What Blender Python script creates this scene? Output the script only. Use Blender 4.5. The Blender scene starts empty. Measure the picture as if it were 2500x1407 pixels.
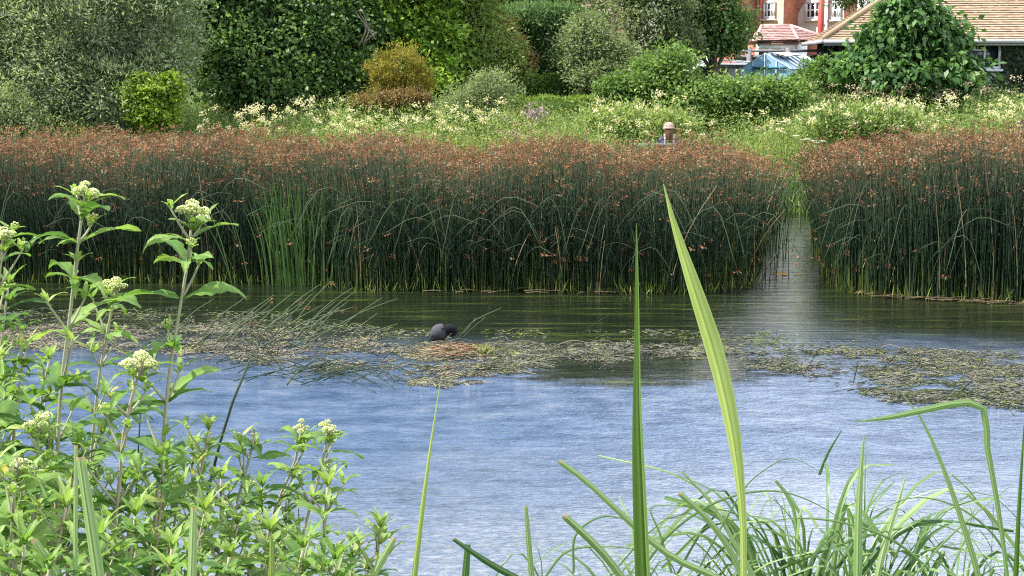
import bpy, math, random
import numpy as np
from mathutils import Vector, Matrix
# ------------------------------------------------------------------ camera, sky, sun, exposure
SC = bpy.context.scene
COL = SC.collection
F, CX, CY, H0 = 3700.0, 1250.0, 703.5, 3.2          # focal length in px of a 2500 px wide frame, eye height
TH = math.atan((CY-150)/F)
cd = bpy.data.cameras.new('camera'); cam = bpy.data.objects.new('camera', cd); COL.objects.link(cam)
cd.sensor_width = 36; cd.lens = 36*F/2500; cd.clip_start = .05; cd.clip_end = 3000
cam.location = (0, 0, H0); cam.rotation_euler = (math.pi/2-TH, 0, 0)
SC.camera = cam
SUN = Vector((-.62, -.06, 0)).normalized(); EL = math.radians(50)
SD = Vector((SUN.x*math.cos(EL), SUN.y*math.cos(EL), math.sin(EL)))
ld = bpy.data.lights.new('sun', 'SUN'); ld.energy = 5; ld.angle = math.radians(.5); ld.color = (1, .95, .86)
lo = bpy.data.objects.new('sun', ld); COL.objects.link(lo); lo.rotation_euler = SD.to_track_quat('Z', 'Y').to_euler()
wd = bpy.data.worlds.new('World'); SC.world = wd; wd.use_nodes = True
nt = wd.node_tree; bg = nt.nodes['Background']; bg.inputs[1].default_value = .09
sk = nt.nodes.new('ShaderNodeTexSky'); sk.sky_type = 'NISHITA'; sk.sun_disc = False
sk.sun_elevation = EL; sk.sun_rotation = math.atan2(SD.x, SD.y)
tc = nt.nodes.new('ShaderNodeTexCoord'); mp = nt.nodes.new('ShaderNodeMapping'); mp.inputs['Scale'].default_value = (1.6, 1.6, 3.6)
mp.inputs['Location'].default_value = (.35, .1, .2)
nz = nt.nodes.new('ShaderNodeTexNoise'); nz.inputs['Scale'].default_value = 1.5; nz.inputs['Detail'].default_value = 6
sx = nt.nodes.new('ShaderNodeSeparateXYZ'); ma = nt.nodes.new('ShaderNodeMath'); ma.operation = 'MULTIPLY_ADD'
ma.inputs[1].default_value = 1.5
cr = nt.nodes.new('ShaderNodeValToRGB'); cr.color_ramp.elements[0].position = .6; cr.color_ramp.elements[1].position = .74
mx = nt.nodes.new('ShaderNodeMix'); mx.data_type = 'RGBA'; mx.inputs[7].default_value = (14, 14.4, 15.5, 1)
L = nt.links.new
L(tc.outputs['Generated'], mp.inputs[0]); L(mp.outputs[0], nz.inputs['Vector']); L(tc.outputs['Generated'], sx.inputs[0])
L(sx.outputs[0], ma.inputs[0]); L(nz.outputs[0], ma.inputs[2]); L(ma.outputs[0], cr.inputs[0]); L(cr.outputs[0], mx.inputs[0])
L(sk.outputs[0], mx.inputs[6]); L(mx.outputs[2], bg.inputs[0])
vs = SC.view_settings; vs.view_transform = 'Standard'; vs.look = 'None'; vs.gamma = 1; vs.exposure = 1.05; vs.use_curve_mapping = False
SC.cycles.use_denoising = False; SC.cycles.pixel_filter_type = 'BLACKMAN_HARRIS'; SC.cycles.filter_width = 1.15; SC.render.filter_size = 1.15; SC.cycles.sample_clamp_indirect = 3
SC.cycles.max_bounces = 6; SC.cycles.transparent_max_bounces = 8

# ------------------------------------------------------------------ helpers
random.seed(5); RNG = np.random.default_rng(11)
FW = Vector((0, math.cos(TH), -math.sin(TH))); UP = Vector((0, math.sin(TH), math.cos(TH)))
def P(px, py, Y):
    d = FW + Vector((1, 0, 0))*((px-CX)/F) + UP*((CY-py)/F)
    return Vector((0, 0, H0)) + d*(Y/d.y)
def G(px, py, z=0):
    d = FW + Vector((1, 0, 0))*((px-CX)/F) + UP*((CY-py)/F)
    return Vector((0, 0, H0)) + d*((z-H0)/d.z)
def S(Y): return Y/F                      # metres per photo pixel at distance Y

def ramp(nd, cols):
    e = nd.color_ramp.elements
    while len(e) < len(cols): e.new(.5)
    for i, c in enumerate(cols):
        if len(c) == 4: e[i].position = c[3]
        else: e[i].position = i/max(1, len(cols)-1)
        e[i].color = (c[0], c[1], c[2], 1)
MATS = {}
def mat(name, cols, rough=.6, trans=0, spec=.3, noise=None, bump=None, metal=0, sheen=0):
    """cols: ramp over the per-face tint attribute t; noise=(scale, amount) mottles it; trans: translucent share"""
    m = bpy.data.materials.new(name); m.use_nodes = True; t = m.node_tree; N = t.nodes; Lk = t.links.new
    b = N['Principled BSDF']; b.inputs['Roughness'].default_value = rough; b.inputs['Metallic'].default_value = metal
    b.inputs['Specular IOR Level'].default_value = spec
    if len(cols) == 1 and not noise: col = None; b.inputs['Base Color'].default_value = (*cols[0][:3], 1)
    else:
        a = N.new('ShaderNodeAttribute'); a.attribute_name = 't'
        r = N.new('ShaderNodeValToRGB'); ramp(r, cols); src = a.outputs['Fac']
        if noise:
            g = N.new('ShaderNodeTexCoord'); n = N.new('ShaderNodeTexNoise'); n.inputs['Scale'].default_value = noise[0]; n.inputs['Detail'].default_value = 5
            if len(noise) > 2:
                mpn = N.new('ShaderNodeMapping'); mpn.inputs['Scale'].default_value = noise[2]
                Lk(g.outputs['Object'], mpn.inputs[0]); Lk(mpn.outputs[0], n.inputs['Vector'])
            else: Lk(g.outputs['Object'], n.inputs['Vector'])
            k = N.new('ShaderNodeMath'); k.operation = 'MULTIPLY_ADD'; k.inputs[1].default_value = noise[1]; Lk(n.outputs[0], k.inputs[0])
            k2 = N.new('ShaderNodeMath'); k2.operation = 'SUBTRACT'; k2.inputs[1].default_value = noise[1]*.5
            Lk(src, k2.inputs[0]); Lk(k2.outputs[0], k.inputs[2]); src = k.outputs[0]
        Lk(src, r.inputs[0]); col = r.outputs[0]; Lk(col, b.inputs['Base Color'])
    if bump:
        g = N.new('ShaderNodeTexCoord'); n = N.new('ShaderNodeTexNoise'); n.inputs['Scale'].default_value = bump[0]; n.inputs['Detail'].default_value = 4
        bp = N.new('ShaderNodeBump'); bp.inputs['Distance'].default_value = bump[1]; bp.inputs['Strength'].default_value = 1
        Lk(g.outputs['Object'], n.inputs['Vector']); Lk(n.outputs[0], bp.inputs['Height']); Lk(bp.outputs[0], b.inputs['Normal'])
    if trans:
        tr = N.new('ShaderNodeBsdfTranslucent'); ms = N.new('ShaderNodeMixShader'); ms.inputs[0].default_value = trans
        if col:
            hs = N.new('ShaderNodeMix'); hs.data_type = 'RGBA'; hs.blend_type = 'MULTIPLY'; hs.inputs[0].default_value = 1
            hs.inputs[7].default_value = (1.35, 1.4, .75, 1); Lk(col, hs.inputs[6]); Lk(hs.outputs[2], tr.inputs[0])
        else: tr.inputs[0].default_value = (*cols[0][:3], 1)
        Lk(b.outputs[0], ms.inputs[1]); Lk(tr.outputs[0], ms.inputs[2]); Lk(ms.outputs[0], N['Material Output'].inputs[0])
    MATS[name] = m; return m

class MB:
    def __init__(s): s.v = []; s.t = []; s.f = []; s.n = 0
    def add(s, v, f, t=.5, m=0):
        v = np.asarray(v, float).reshape(-1, 3); f = np.asarray(f, np.int64)
        s.v.append(v); s.t.append(np.broadcast_to(np.asarray(t, float), (len(v),)).copy())
        s.f.append((f+s.n, m)); s.n += len(v); return s
    def leaves(s, C, D, N, Ln, Wd, t, m=0, fold=.12):
        Sd = np.cross(D, N); Sd /= np.linalg.norm(Sd, axis=1, keepdims=True)+1e-9
        Nn = np.cross(Sd, D)
        Ln = np.broadcast_to(Ln, (len(C),))[:, None]; Wd = np.broadcast_to(Wd, (len(C),))[:, None]
        mid = C+D*Ln*.45+Nn*Wd*fold
        V = np.stack([C, mid-Sd*Wd*.5, C+D*Ln-Nn*Wd*fold*1.5, mid+Sd*Wd*.5], 1).reshape(-1, 3)
        Fc = np.arange(len(C)*4).reshape(-1, 4)
        return s.add(V, Fc, np.repeat(np.broadcast_to(t, (len(C),)), 4), m)
    def tubes(s, Pt, R, sides=3, t=.5, m=0, t_along=None, cap=True):
        """Pt n*k*3 paths, R n*k radii"""
        Pt = np.asarray(Pt, float)
        if Pt.ndim == 2: Pt = Pt[None]
        n, k, _ = Pt.shape; R = np.broadcast_to(np.asarray(R, float), (n, k))
        T = np.gradient(Pt, axis=1); T /= np.linalg.norm(T, axis=2, keepdims=True)+1e-9
        ref = np.where(np.abs(T[:, :1, 1:2]) > .9, np.array([1., 0, 0]), np.array([0, 1., 0]))
        A = np.cross(T, np.broadcast_to(ref, T.shape)); A /= np.linalg.norm(A, axis=2, keepdims=True)+1e-9
        B = np.cross(T, A)
        an = np.arange(sides)*2*math.pi/sides
        V = Pt[:, :, None]+R[:, :, None, None]*(A[:, :, None]*np.cos(an)[:, None]+B[:, :, None]*np.sin(an)[:, None])
        i = np.arange(n)[:, None, None]*k*sides; j = np.arange(k-1)[None, :, None]*sides; q = np.arange(sides)[None, None]
        q2 = (q+1) % sides
        Fc = np.stack([i+j+q, i+j+q2, i+j+q2+sides, i+j+q+sides], -1).reshape(-1, 4)
        tt = np.broadcast_to(np.asarray(t, float).reshape(-1, 1, 1) if np.ndim(t) else t, (n, k, sides))
        if t_along is not None: tt = tt*0+np.asarray(t_along).reshape(1, k, 1)+(np.asarray(t, float).reshape(-1, 1, 1)-.5 if np.ndim(t) else 0)
        s.add(V.reshape(-1, 3), Fc, tt.reshape(-1), m)
        if cap and sides > 3:
            base = s.n-n*k*sides
            for e in (0, k-1):
                fs = [base+a*k*sides+e*sides+np.arange(sides)[::(1 if e else -1)] for a in range(n)]
                s.f.append((np.array(fs), m))
        return s
    def ribbon(s, Pt, W, side, t=.5, m=0, fold=.25, ta=0):
        """blade with a V keel; Pt k*3, W k widths, side k*3 or 3"""
        Pt = np.asarray(Pt, float); k = len(Pt); side = np.broadcast_to(np.asarray(side, float), (k, 3))
        T = np.gradient(Pt, axis=0); T /= np.linalg.norm(T, axis=1, keepdims=True)+1e-9
        sd = side-T*np.sum(side*T, 1, keepdims=True); sd /= np.linalg.norm(sd, axis=1, keepdims=True)+1e-9
        nn = np.cross(sd, T); W = np.asarray(W, float)[:, None]
        V = np.concatenate([Pt-sd*W*.5+nn*W*fold, Pt, Pt+sd*W*.5+nn*W*fold])
        a = np.arange(k-1)
        Fc = np.concatenate([np.stack([a, a+k, a+k+1, a+1], 1), np.stack([a+k, a+2*k, a+2*k+1, a+k+1], 1)])
        tv = np.full(3*k, t, float); tv[k:2*k] += .2; tv += np.tile(np.linspace(0, ta, k), 3)
        return s.add(V, Fc, tv, m)
    def blade5(s, Pt, W, side, t=.5, m=0, fold=.25, ta=0, stripe=.22):
        """leaf blade seven verts wide: keeled, with paler and darker lengthwise veins"""
        Pt = np.asarray(Pt, float); k = len(Pt); side = np.broadcast_to(np.asarray(side, float), (k, 3))
        T = np.gradient(Pt, axis=0); T /= np.linalg.norm(T, axis=1, keepdims=True)+1e-9
        sd = side-T*np.sum(side*T, 1, keepdims=True); sd /= np.linalg.norm(sd, axis=1, keepdims=True)+1e-9
        nn = np.cross(sd, T); W = np.asarray(W, float)[:, None]; us = [-.5, -.34, -.12, 0, .12, .34, .5]; ts = [.6, -.4, 1., -1.1, 1., -.4, .6]
        V = np.concatenate([Pt+sd*W*u+nn*W*fold*abs(u)*2 for u in us]); a = np.arange(k-1)
        Fc = np.concatenate([np.stack([a+j*k, a+(j+1)*k, a+(j+1)*k+1, a+j*k+1], 1) for j in range(6)])
        tv = np.concatenate([t+x*stripe+np.linspace(0, ta, k) for x in ts]); return s.add(V, Fc, np.clip(tv, 0, 1), m)
    def box(s, x0, y0, z0, x1, y1, z1, t=.5, m=0, M=None):
        v = [(x, y, z) for z in (z0, z1) for x, y in ((x0, y0), (x1, y0), (x1, y1), (x0, y1))]
        if M is not None: v = [M @ Vector(p) for p in v]
        return s.add(v, [(3, 2, 1, 0), (4, 5, 6, 7), (0, 1, 5, 4), (1, 2, 6, 5), (2, 3, 7, 6), (3, 0, 4, 7)], t, m)
    def poly(s, pts, t=.5, m=0): return s.add(pts, [list(range(len(pts)))], t, m)
    def build(s, name, mats, parent=None, smooth=False, origin=None):
        me = bpy.data.meshes.new(name); V = np.concatenate(s.v) if s.v else np.zeros((0, 3))
        if origin is not None: V = V-np.array(origin)
        me.vertices.add(len(V)); me.vertices.foreach_set('co', V.astype(np.float32).ravel())
        li = np.concatenate([f.ravel() for f, _ in s.f]); cnt = np.concatenate([np.full(len(f), f.shape[1]) for f, _ in s.f])
        me.loops.add(len(li)); me.loops.foreach_set('vertex_index', li.astype(np.int32))
        me.polygons.add(len(cnt)); st = np.concatenate([[0], np.cumsum(cnt)[:-1]])
        me.polygons.foreach_set('loop_start', st.astype(np.int32))
        mi = np.concatenate([np.full(len(f), m) for f, m in s.f]); me.polygons.foreach_set('material_index', mi.astype(np.int32))
        if smooth: me.polygons.foreach_set('use_smooth', np.ones(len(cnt), bool))
        at = me.attributes.new('t', 'FLOAT', 'POINT'); at.data.foreach_set('value', np.concatenate(s.t).astype(np.float32))
        for m in (mats if isinstance(mats, (list, tuple)) else [mats]): me.materials.append(m if not isinstance(m, str) else MATS[m])
        me.update(calc_edges=True); me.validate()
        o = bpy.data.objects.new(name, me); COL.objects.link(o)
        if origin is not None and parent is None: o.location = origin
        if parent is not None: o.parent = parent
        return o
def tag(o, label=None, cat=None, group=None, kind=None):
    if label: o['label'] = label
    if cat: o['category'] = cat
    if group: o['group'] = group
    if kind: o['kind'] = kind
    return o
def thing(name, loc, label, cat, group=None, rz=0):
    o = bpy.data.objects.new(name, None); COL.objects.link(o); o.location = loc; o.rotation_euler[2] = rz; o.empty_display_size = .2
    return tag(o, label, cat, group)
def copy_tree(o, parent=None):
    c = o.copy(); COL.objects.link(c); c.parent = parent
    for ch in o.children: copy_tree(ch, c)
    return c
def spline(pts, n, knots=False):
    """smooth curve through pts, evenly paced by chord length (so uneven spacing never loops)"""
    p = [Vector(q) for q in pts]; K = [0.]
    for a, b in zip(p, p[1:]): K.append(K[-1]+max(1e-6, (b-a).length))
    if len(p) == 2: out = [p[0].lerp(p[1], i/(n-1)) for i in range(n)]
    else:
        sl = [(p[i+1]-p[i])/(K[i+1]-K[i]) for i in range(len(p)-1)]; tg = [sl[0]]
        for i in range(1, len(p)-1): h0, h1 = K[i]-K[i-1], K[i+1]-K[i]; tg.append((sl[i-1]*h1+sl[i]*h0)/(h0+h1))
        tg.append(sl[-1]); out = []; j = 0
        for i in range(n):
            s = K[-1]*i/(n-1)
            while j < len(p)-2 and s > K[j+1]: j += 1
            h = K[j+1]-K[j]; u = (s-K[j])/h; u2, u3 = u*u, u*u*u
            out.append(p[j]*(2*u3-3*u2+1)+tg[j]*h*(u3-2*u2+u)+p[j+1]*(-2*u3+3*u2)+tg[j+1]*h*(u3-u2))
    return (out, [k/K[-1] for k in K]) if knots else out
def unit(n, rng=None):
    v = (rng or RNG).normal(size=(n, 3)); return v/np.linalg.norm(v, axis=1, keepdims=True)
def nrm(v): return v/(np.linalg.norm(v, axis=-1, keepdims=True)+1e-9)
# ------------------------------------------------------------------ materials
mat('ground', [(.05, .045, .02), (.06, .09, .025), (.09, .12, .03)], .95, noise=(1.2, 1.4), spec=.1)
mat('bark', [(.09, .07, .05), (.18, .15, .11)], .9, noise=(9, 1.0))
mat('dead_wood', [(.2, .17, .14), (.3, .27, .22)], .8, noise=(9, .8))
mat('willow_leaf', [(0.091, 0.130, 0.072), (0.221, 0.280, 0.163), (0.390, 0.455, 0.286)], .55, 0.42)
mat('dark_leaf', [(0.050, 0.100, 0.037), (0.100, 0.188, 0.060), (0.188, 0.300, 0.100)], .45, 0.42)
mat('shade_dark_leaf', [(.008, .016, .007), (.016, .032, .012), (.03, .055, .02)], .7, .1, spec=.1)  # near-black: the shade among the trees behind is put into the colour
mat('hazel_leaf', [(0.092, 0.172, 0.023), (0.184, 0.287, 0.034), (0.299, 0.391, 0.057)], .5, 0.45)
mat('lime_leaf', [(0.081, 0.172, 0.029), (0.184, 0.322, 0.052), (0.345, 0.471, 0.086)], .45, 0.45)
mat('gold_leaf', [(0.108, 0.114, 0.018), (0.240, 0.216, 0.036), (0.360, 0.300, 0.048)], .6, 0.35)
mat('olive_leaf', [(0.100, 0.150, 0.044), (0.175, 0.250, 0.069), (0.275, 0.350, 0.100)], .55, 0.42)
mat('rusty_leaf', [(.13, .1, .03), (.24, .16, .06), (.3, .2, .1)], .6, .3)
mat('grey_leaf', [(0.120, 0.156, 0.078), (0.216, 0.264, 0.132), (0.324, 0.384, 0.192)], .55, 0.4)
mat('cypress_leaf', [(0.041, 0.095, 0.034), (0.095, 0.176, 0.054), (0.176, 0.284, 0.095)], .6, 0.3)
mat('hedge_leaf', [(0.050, 0.100, 0.025), (0.125, 0.213, 0.037), (0.213, 0.312, 0.062)], .55, 0.35)
mat('bush_leaf', [(0.060, 0.120, 0.036), (0.132, 0.228, 0.060), (0.240, 0.348, 0.102)], .5, 0.42)
mat('fig_leaf', [(0.033, 0.083, 0.028), (0.072, 0.160, 0.044), (0.143, 0.264, 0.077)], .4, 0.35)
mat('ivy_leaf', [(.015, .03, .015), (.03, .055, .025), (.06, .08, .035)], .45, .15)
mat('meadow_leaf', [(.07, .13, .04), (.17, .26, .08), (.29, .37, .13), (.4, .42, .18)], .6, .4)
mat('cream_flower', [(.55, .5, .3), (.75, .7, .48)], .8, .3)
mat('white_flower', [(.75, .75, .68), (.8, .8, .75)], .8, .3)
mat('buff_flower', [(.3, .24, .17), (.42, .36, .24)], .8, .2)
mat('pink_flower', [(.26, .18, .2), (.4, .31, .33)], .8, .2)
mat('purple_flower', [(.2, .12, .24), (.32, .2, .34)], .8, .2)
mat('rush_stem', [(.09, .12, .03, 0), (.016, .037, .015, .2), (.022, .045, .026, .62), (.09, .12, .065, 1)], .55, .12, spec=.2)
mat('rush_head', [(.095, .04, .023), (.22, .095, .05), (.33, .17, .09), (.38, .29, .17)], .8, 0.2)
mat('dead_reed', [(.08, .06, .035), (.2, .15, .085), (.34, .27, .16)], .8, .15)
mat('sword_leaf', [(.025, .065, .022), (.055, .125, .035), (.12, .21, .055)], .45, .35)
mat('weed', [(.025, .03, .02), (.09, .1, .065), (.2, .2, .16), (.3, .25, .19)], .6, .1)
mat('weed_green', [(.08, .12, .02), (.2, .26, .05), (.34, .38, .12)], .55, .3)
mat('weed_bed', [(.02, .025, .02), (.06, .065, .05), (.13, .13, .1)], .4, noise=(14, 1.5), bump=(25, .02))
mat('orange_leaf', [(.5, .2, .03), (.65, .42, .08)], .6, .2)
# river: ripples everywhere, a calm lee under the rushes and behind the weed raft; olive bed far, pale bed near, with sky and rush reflections in the colour
m = bpy.data.materials.new('river_water'); m.use_nodes = True; MATS['river_water'] = m; N = m.node_tree.nodes; Lk = m.node_tree.links.new
b = N['Principled BSDF']; b.inputs['Roughness'].default_value = .06; b.inputs['IOR'].default_value = 1.4; b.inputs['Specular IOR Level'].default_value = .8
g = N.new('ShaderNodeTexCoord'); sp = N.new('ShaderNodeSeparateXYZ'); Lk(g.outputs['Object'], sp.inputs[0])
def mnode(op, a=None, bb=None, c=None):
    n = N.new('ShaderNodeMath'); n.operation = op
    for i, v in enumerate((a, bb, c)):
        if v is None: continue
        if isinstance(v, (int, float)): n.inputs[i].default_value = v
        else: Lk(v, n.inputs[i])
    return n.outputs[0]
def nnode(scale, sc3, det=3, rough=.5):
    mpn = N.new('ShaderNodeMapping'); mpn.inputs['Scale'].default_value = sc3; Lk(g.outputs['Object'], mpn.inputs[0])
    n = N.new('ShaderNodeTexNoise'); n.inputs['Scale'].default_value = scale; n.inputs['Detail'].default_value = det; n.inputs['Roughness'].default_value = rough
    Lk(mpn.outputs[0], n.inputs['Vector']); return n.outputs[0]
big = nnode(.35, (1, 1, 1), 3)
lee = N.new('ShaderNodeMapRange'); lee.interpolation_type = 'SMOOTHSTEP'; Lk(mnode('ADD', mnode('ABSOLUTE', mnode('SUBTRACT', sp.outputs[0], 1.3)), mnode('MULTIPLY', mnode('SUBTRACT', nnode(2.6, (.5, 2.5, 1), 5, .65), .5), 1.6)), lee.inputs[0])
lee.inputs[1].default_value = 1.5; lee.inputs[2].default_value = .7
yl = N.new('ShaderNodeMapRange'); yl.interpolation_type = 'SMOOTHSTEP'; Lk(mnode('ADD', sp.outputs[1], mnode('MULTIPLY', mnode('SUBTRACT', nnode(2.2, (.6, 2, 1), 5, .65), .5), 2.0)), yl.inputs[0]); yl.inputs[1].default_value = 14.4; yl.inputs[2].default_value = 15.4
yw = mnode('ADD', mnode('ADD', sp.outputs[1], mnode('MULTIPLY', mnode('MULTIPLY', lee.outputs[0], yl.outputs[0]), 4.)), mnode('MULTIPLY', mnode('SUBTRACT', big, .5), 3.2))  # lee also darkens the base colour, painting in the rushes' reflection
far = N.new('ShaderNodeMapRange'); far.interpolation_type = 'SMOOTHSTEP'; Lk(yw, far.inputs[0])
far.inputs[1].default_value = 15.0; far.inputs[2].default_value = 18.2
n1 = nnode(21, (.65, 1.4, 1), 3); n2 = nnode(6, (.6, 1.5, 1), 3); n3 = nnode(55, (.8, 1.3, 1), 2)
h = mnode('ADD', mnode('MULTIPLY', n1, .016), mnode('ADD', mnode('MULTIPLY', n2, .022), mnode('MULTIPLY', n3, .003)))
gap = mnode('ABSOLUTE', mnode('SUBTRACT', sp.outputs[0], mnode('MULTIPLY', sp.outputs[1], .188)))
gm = N.new('ShaderNodeMapRange'); gm.interpolation_type = 'SMOOTHSTEP'; Lk(gap, gm.inputs[0]); gm.inputs[1].default_value = 1.3; gm.inputs[2].default_value = .5
calm = mnode('MULTIPLY', far.outputs[0], mnode('SUBTRACT', mnode('ADD', .66, mnode('MULTIPLY', mnode('MULTIPLY', lee.outputs[0], yl.outputs[0]), .2)), mnode('MULTIPLY', gm.outputs[0], 1.1)))
h = mnode('ADD', h, mnode('MULTIPLY', nnode(1.6, (.5, 1.3, 1), 2), .034))
h = mnode('MULTIPLY', h, mnode('MULTIPLY', mnode('SUBTRACT', 1.0, calm), mnode('ADD', .3, mnode('MULTIPLY', big, 1.5))))
gf = mnode('MULTIPLY', gm.outputs[0], far.outputs[0]); flow = mnode('MULTIPLY', nnode(11, (.05, 1.5, 1), 3), .034)
h = mnode('ADD', mnode('MULTIPLY', h, mnode('SUBTRACT', 1.0, gf)), mnode('MULTIPLY', flow, gf))
bp = N.new('ShaderNodeBump'); bp.inputs['Strength'].default_value = 1; bp.inputs['Distance'].default_value = 1.0; Lk(h, bp.inputs['Height']); Lk(bp.outputs[0], b.inputs['Normal'])
bed_sky_n = nnode(2.4, (.8, 1.3, 1), 10, .72)
r1 = N.new('ShaderNodeValToRGB'); ramp(r1, [(.03, .06, .12, .36), (.085, .13, .215, .55), (.2, .225, .275, .75)]); Lk(bed_sky_n, r1.inputs[0])  # blue of the reflected sky put into the bed colours
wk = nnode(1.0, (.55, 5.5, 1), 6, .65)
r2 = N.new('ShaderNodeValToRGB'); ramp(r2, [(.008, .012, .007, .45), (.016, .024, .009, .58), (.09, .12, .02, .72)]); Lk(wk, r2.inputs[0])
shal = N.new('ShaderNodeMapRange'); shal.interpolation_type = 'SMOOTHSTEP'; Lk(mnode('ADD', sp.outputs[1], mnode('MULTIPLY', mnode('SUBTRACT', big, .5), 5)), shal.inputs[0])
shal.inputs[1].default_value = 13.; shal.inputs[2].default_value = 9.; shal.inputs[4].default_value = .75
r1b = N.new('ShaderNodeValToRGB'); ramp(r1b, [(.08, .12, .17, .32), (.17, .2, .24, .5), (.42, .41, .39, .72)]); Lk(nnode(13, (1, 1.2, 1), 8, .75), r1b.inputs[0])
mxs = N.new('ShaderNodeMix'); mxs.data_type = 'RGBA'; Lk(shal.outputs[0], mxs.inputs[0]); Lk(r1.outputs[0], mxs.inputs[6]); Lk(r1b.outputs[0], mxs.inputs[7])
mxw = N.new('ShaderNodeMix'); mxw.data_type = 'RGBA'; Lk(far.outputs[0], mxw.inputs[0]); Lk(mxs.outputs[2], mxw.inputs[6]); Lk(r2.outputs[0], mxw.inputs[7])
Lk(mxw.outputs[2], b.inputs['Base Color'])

# ------------------------------------------------------------------ setting
def chan(x, y): return abs(x-.188*y)
def gz(x, y):
    z = np.interp(y, [-20, 3.6, 4.6, 6.5, 31.3, 33, 36, 40, 80, 3000], [1.6, 1.6, 1.15, -.5, -.5, .5, 1.15, 1.55, 1.7, 1.7])
    c = np.clip((.75-np.abs(x-.188*y))/.3, 0, 1)*(y > 20)*np.clip((32.2-y)/.8, 0, 1)
    z = z*(1-c)+(-.5)*c
    return z+.05*np.sin(x*1.7+y*.9)*np.cos(y*1.3-x*.6)*(z > .2)
ys = np.concatenate([[-60, -20], np.arange(-2, 8, .4), np.arange(9, 30, 1.5), np.arange(30, 42, .35), [44, 48, 55, 70, 100, 200, 500, 1500]])
xs = np.concatenate([[-1500, -400, -120, -50, -30], np.arange(-24, 24.1, .3), [30, 50, 120, 400, 1500]])
X, Yg = np.meshgrid(xs, ys); Z = gz(X, Yg)
mb = MB(); nx, ny = len(xs), len(ys); i = (np.arange(ny-1)[:, None]*nx+np.arange(nx-1)[None]).ravel()
mb.add(np.stack([X, Yg, Z], -1).reshape(-1, 3), np.stack([i, i+1, i+nx+1, i+nx], 1), .55)
tag(mb.build('ground', 'ground', smooth=True), kind='structure')
mb = MB(); mb.poly([(-60, 4, 0), (60, 4, 0), (60, 37, 0), (-60, 37, 0)])
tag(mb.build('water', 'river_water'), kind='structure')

# ------------------------------------------------------------------ trees and bushes
def blobs_px(lst, Y, dep=.8):
    out = []
    for b in lst:
        px, py, rx, ry = b[:4]; yy = Y+(b[4] if len(b) > 4 else 0)
        c = P(px, py, yy); s = S(yy); out.append((c.x, c.y, c.z, rx*s, max(rx, ry)*s*dep, ry*s))
    return out
def crown(mb, blobs, n, per, r, Ln, Wd, up=.6, droop=0., m=0, shell=.55, tb=.5, tv=.35, dirup=0., rough=.18):
    B = np.array(blobs); w = B[:, 3]*B[:, 5]+B[:, 3]*B[:, 4]*.5; w /= w.sum()
    k = RNG.choice(len(B), n, p=w); u = unit(n)
    fl = (u[:, 1] > .2) & (RNG.random(n) < .55); u[fl, 1] *= -1
    rad = (shell+(1-shell)*RNG.random(n)**.5)*(1+rough*RNG.normal(size=n))
    C = B[k, :3]+u*rad[:, None]*B[k, 3:6]
    # drop clumps sunk deep inside another blob
    deep = np.zeros(n, bool)
    for bb in B:
        deep |= (np.sum(((C-bb[:3])/bb[3:6])**2, 1) < .3)
    C, u = C[~deep], u[~deep]; n = len(C)
    C[:, 2] = np.maximum(C[:, 2], gz(C[:, 0], C[:, 1])+.15)
    tc_ = RNG.normal(tb, tv*.5, n); rc = r*RNG.uniform(.6, 1.35, n)
    cc = np.repeat(C, per, 0); uu = np.repeat(u, per, 0); M = len(cc)
    off = RNG.normal(size=(M, 3))*np.repeat(rc, per)[:, None]*np.array([.6, .6, .42])
    pos = cc+off
    D = nrm(unit(M)*.8+uu*.5+off*1.5+np.array([0, 0, dirup-droop]))
    Nn = nrm(unit(M)*.75+np.array([0, 0, up])+uu*.45)
    t = np.clip(np.repeat(tc_, per)+RNG.normal(0, tv*.5, M), 0, 1)
    mb.leaves(pos, D, Nn, Ln*RNG.uniform(.7, 1.25, M), Wd*RNG.uniform(.75, 1.2, M), t, m)
def trunk(mb, base, blobs, r, nl=6):
    base = Vector(base); B = sorted(blobs, key=lambda q: -q[3]*q[5])[:nl]
    cen = Vector((sum(q[0] for q in B)/len(B), sum(q[1] for q in B)/len(B), sum(q[2] for q in B)/len(B)))
    fork = base.lerp(cen, .45); fork.x = base.x*.6+fork.x*.4
    mb.tubes(np.array([spline([base-Vector((0, 0, .2)), base.lerp(fork, .5)+Vector((.05, 0, 0)), fork, cen], 9)]), np.linspace(r, r*.4, 9), 8)
    for q in B:
        e = Vector(q[:3])+Vector((0, 0, q[5]*.5)); mid = fork.lerp(e, .5)+Vector((random.uniform(-.2, .2), random.uniform(-.2, .2), .1))
        pts = spline([fork, mid, e], 7); mb.tubes(np.array([pts]), np.linspace(r*.45, r*.08, 7), 5)
        for _ in range(4):
            j = random.randint(2, 5); v = Vector(unit(1)[0]); v.z = abs(v.z)*.7
            mb.tubes(np.array([spline([pts[j], pts[j]+v*q[3]*.4, pts[j]+v*q[3]*.8+Vector((0, 0, .15))], 5)]), np.linspace(r*.16, r*.03, 5), 4)
def tree(name, px, Y, blobs, n, per, r, Ln, Wd, leaf, label, cat='tree', tr=.12, group=None, wood='bark', dep=.8, **kw):
    bl = blobs_px(blobs, Y, dep); x = (px-CX)*Y/F; base = (x, Y, float(gz(x, Y)))
    o = thing(name, base, label, cat, group)
    a = MB(); trunk(a, base, bl, tr); a.build('trunk', wood, o, True, base)
    c = MB(); crown(c, bl, n, per, r, Ln, Wd, **kw); c.build('crown', leaf, o, False, base)
    return o
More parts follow.
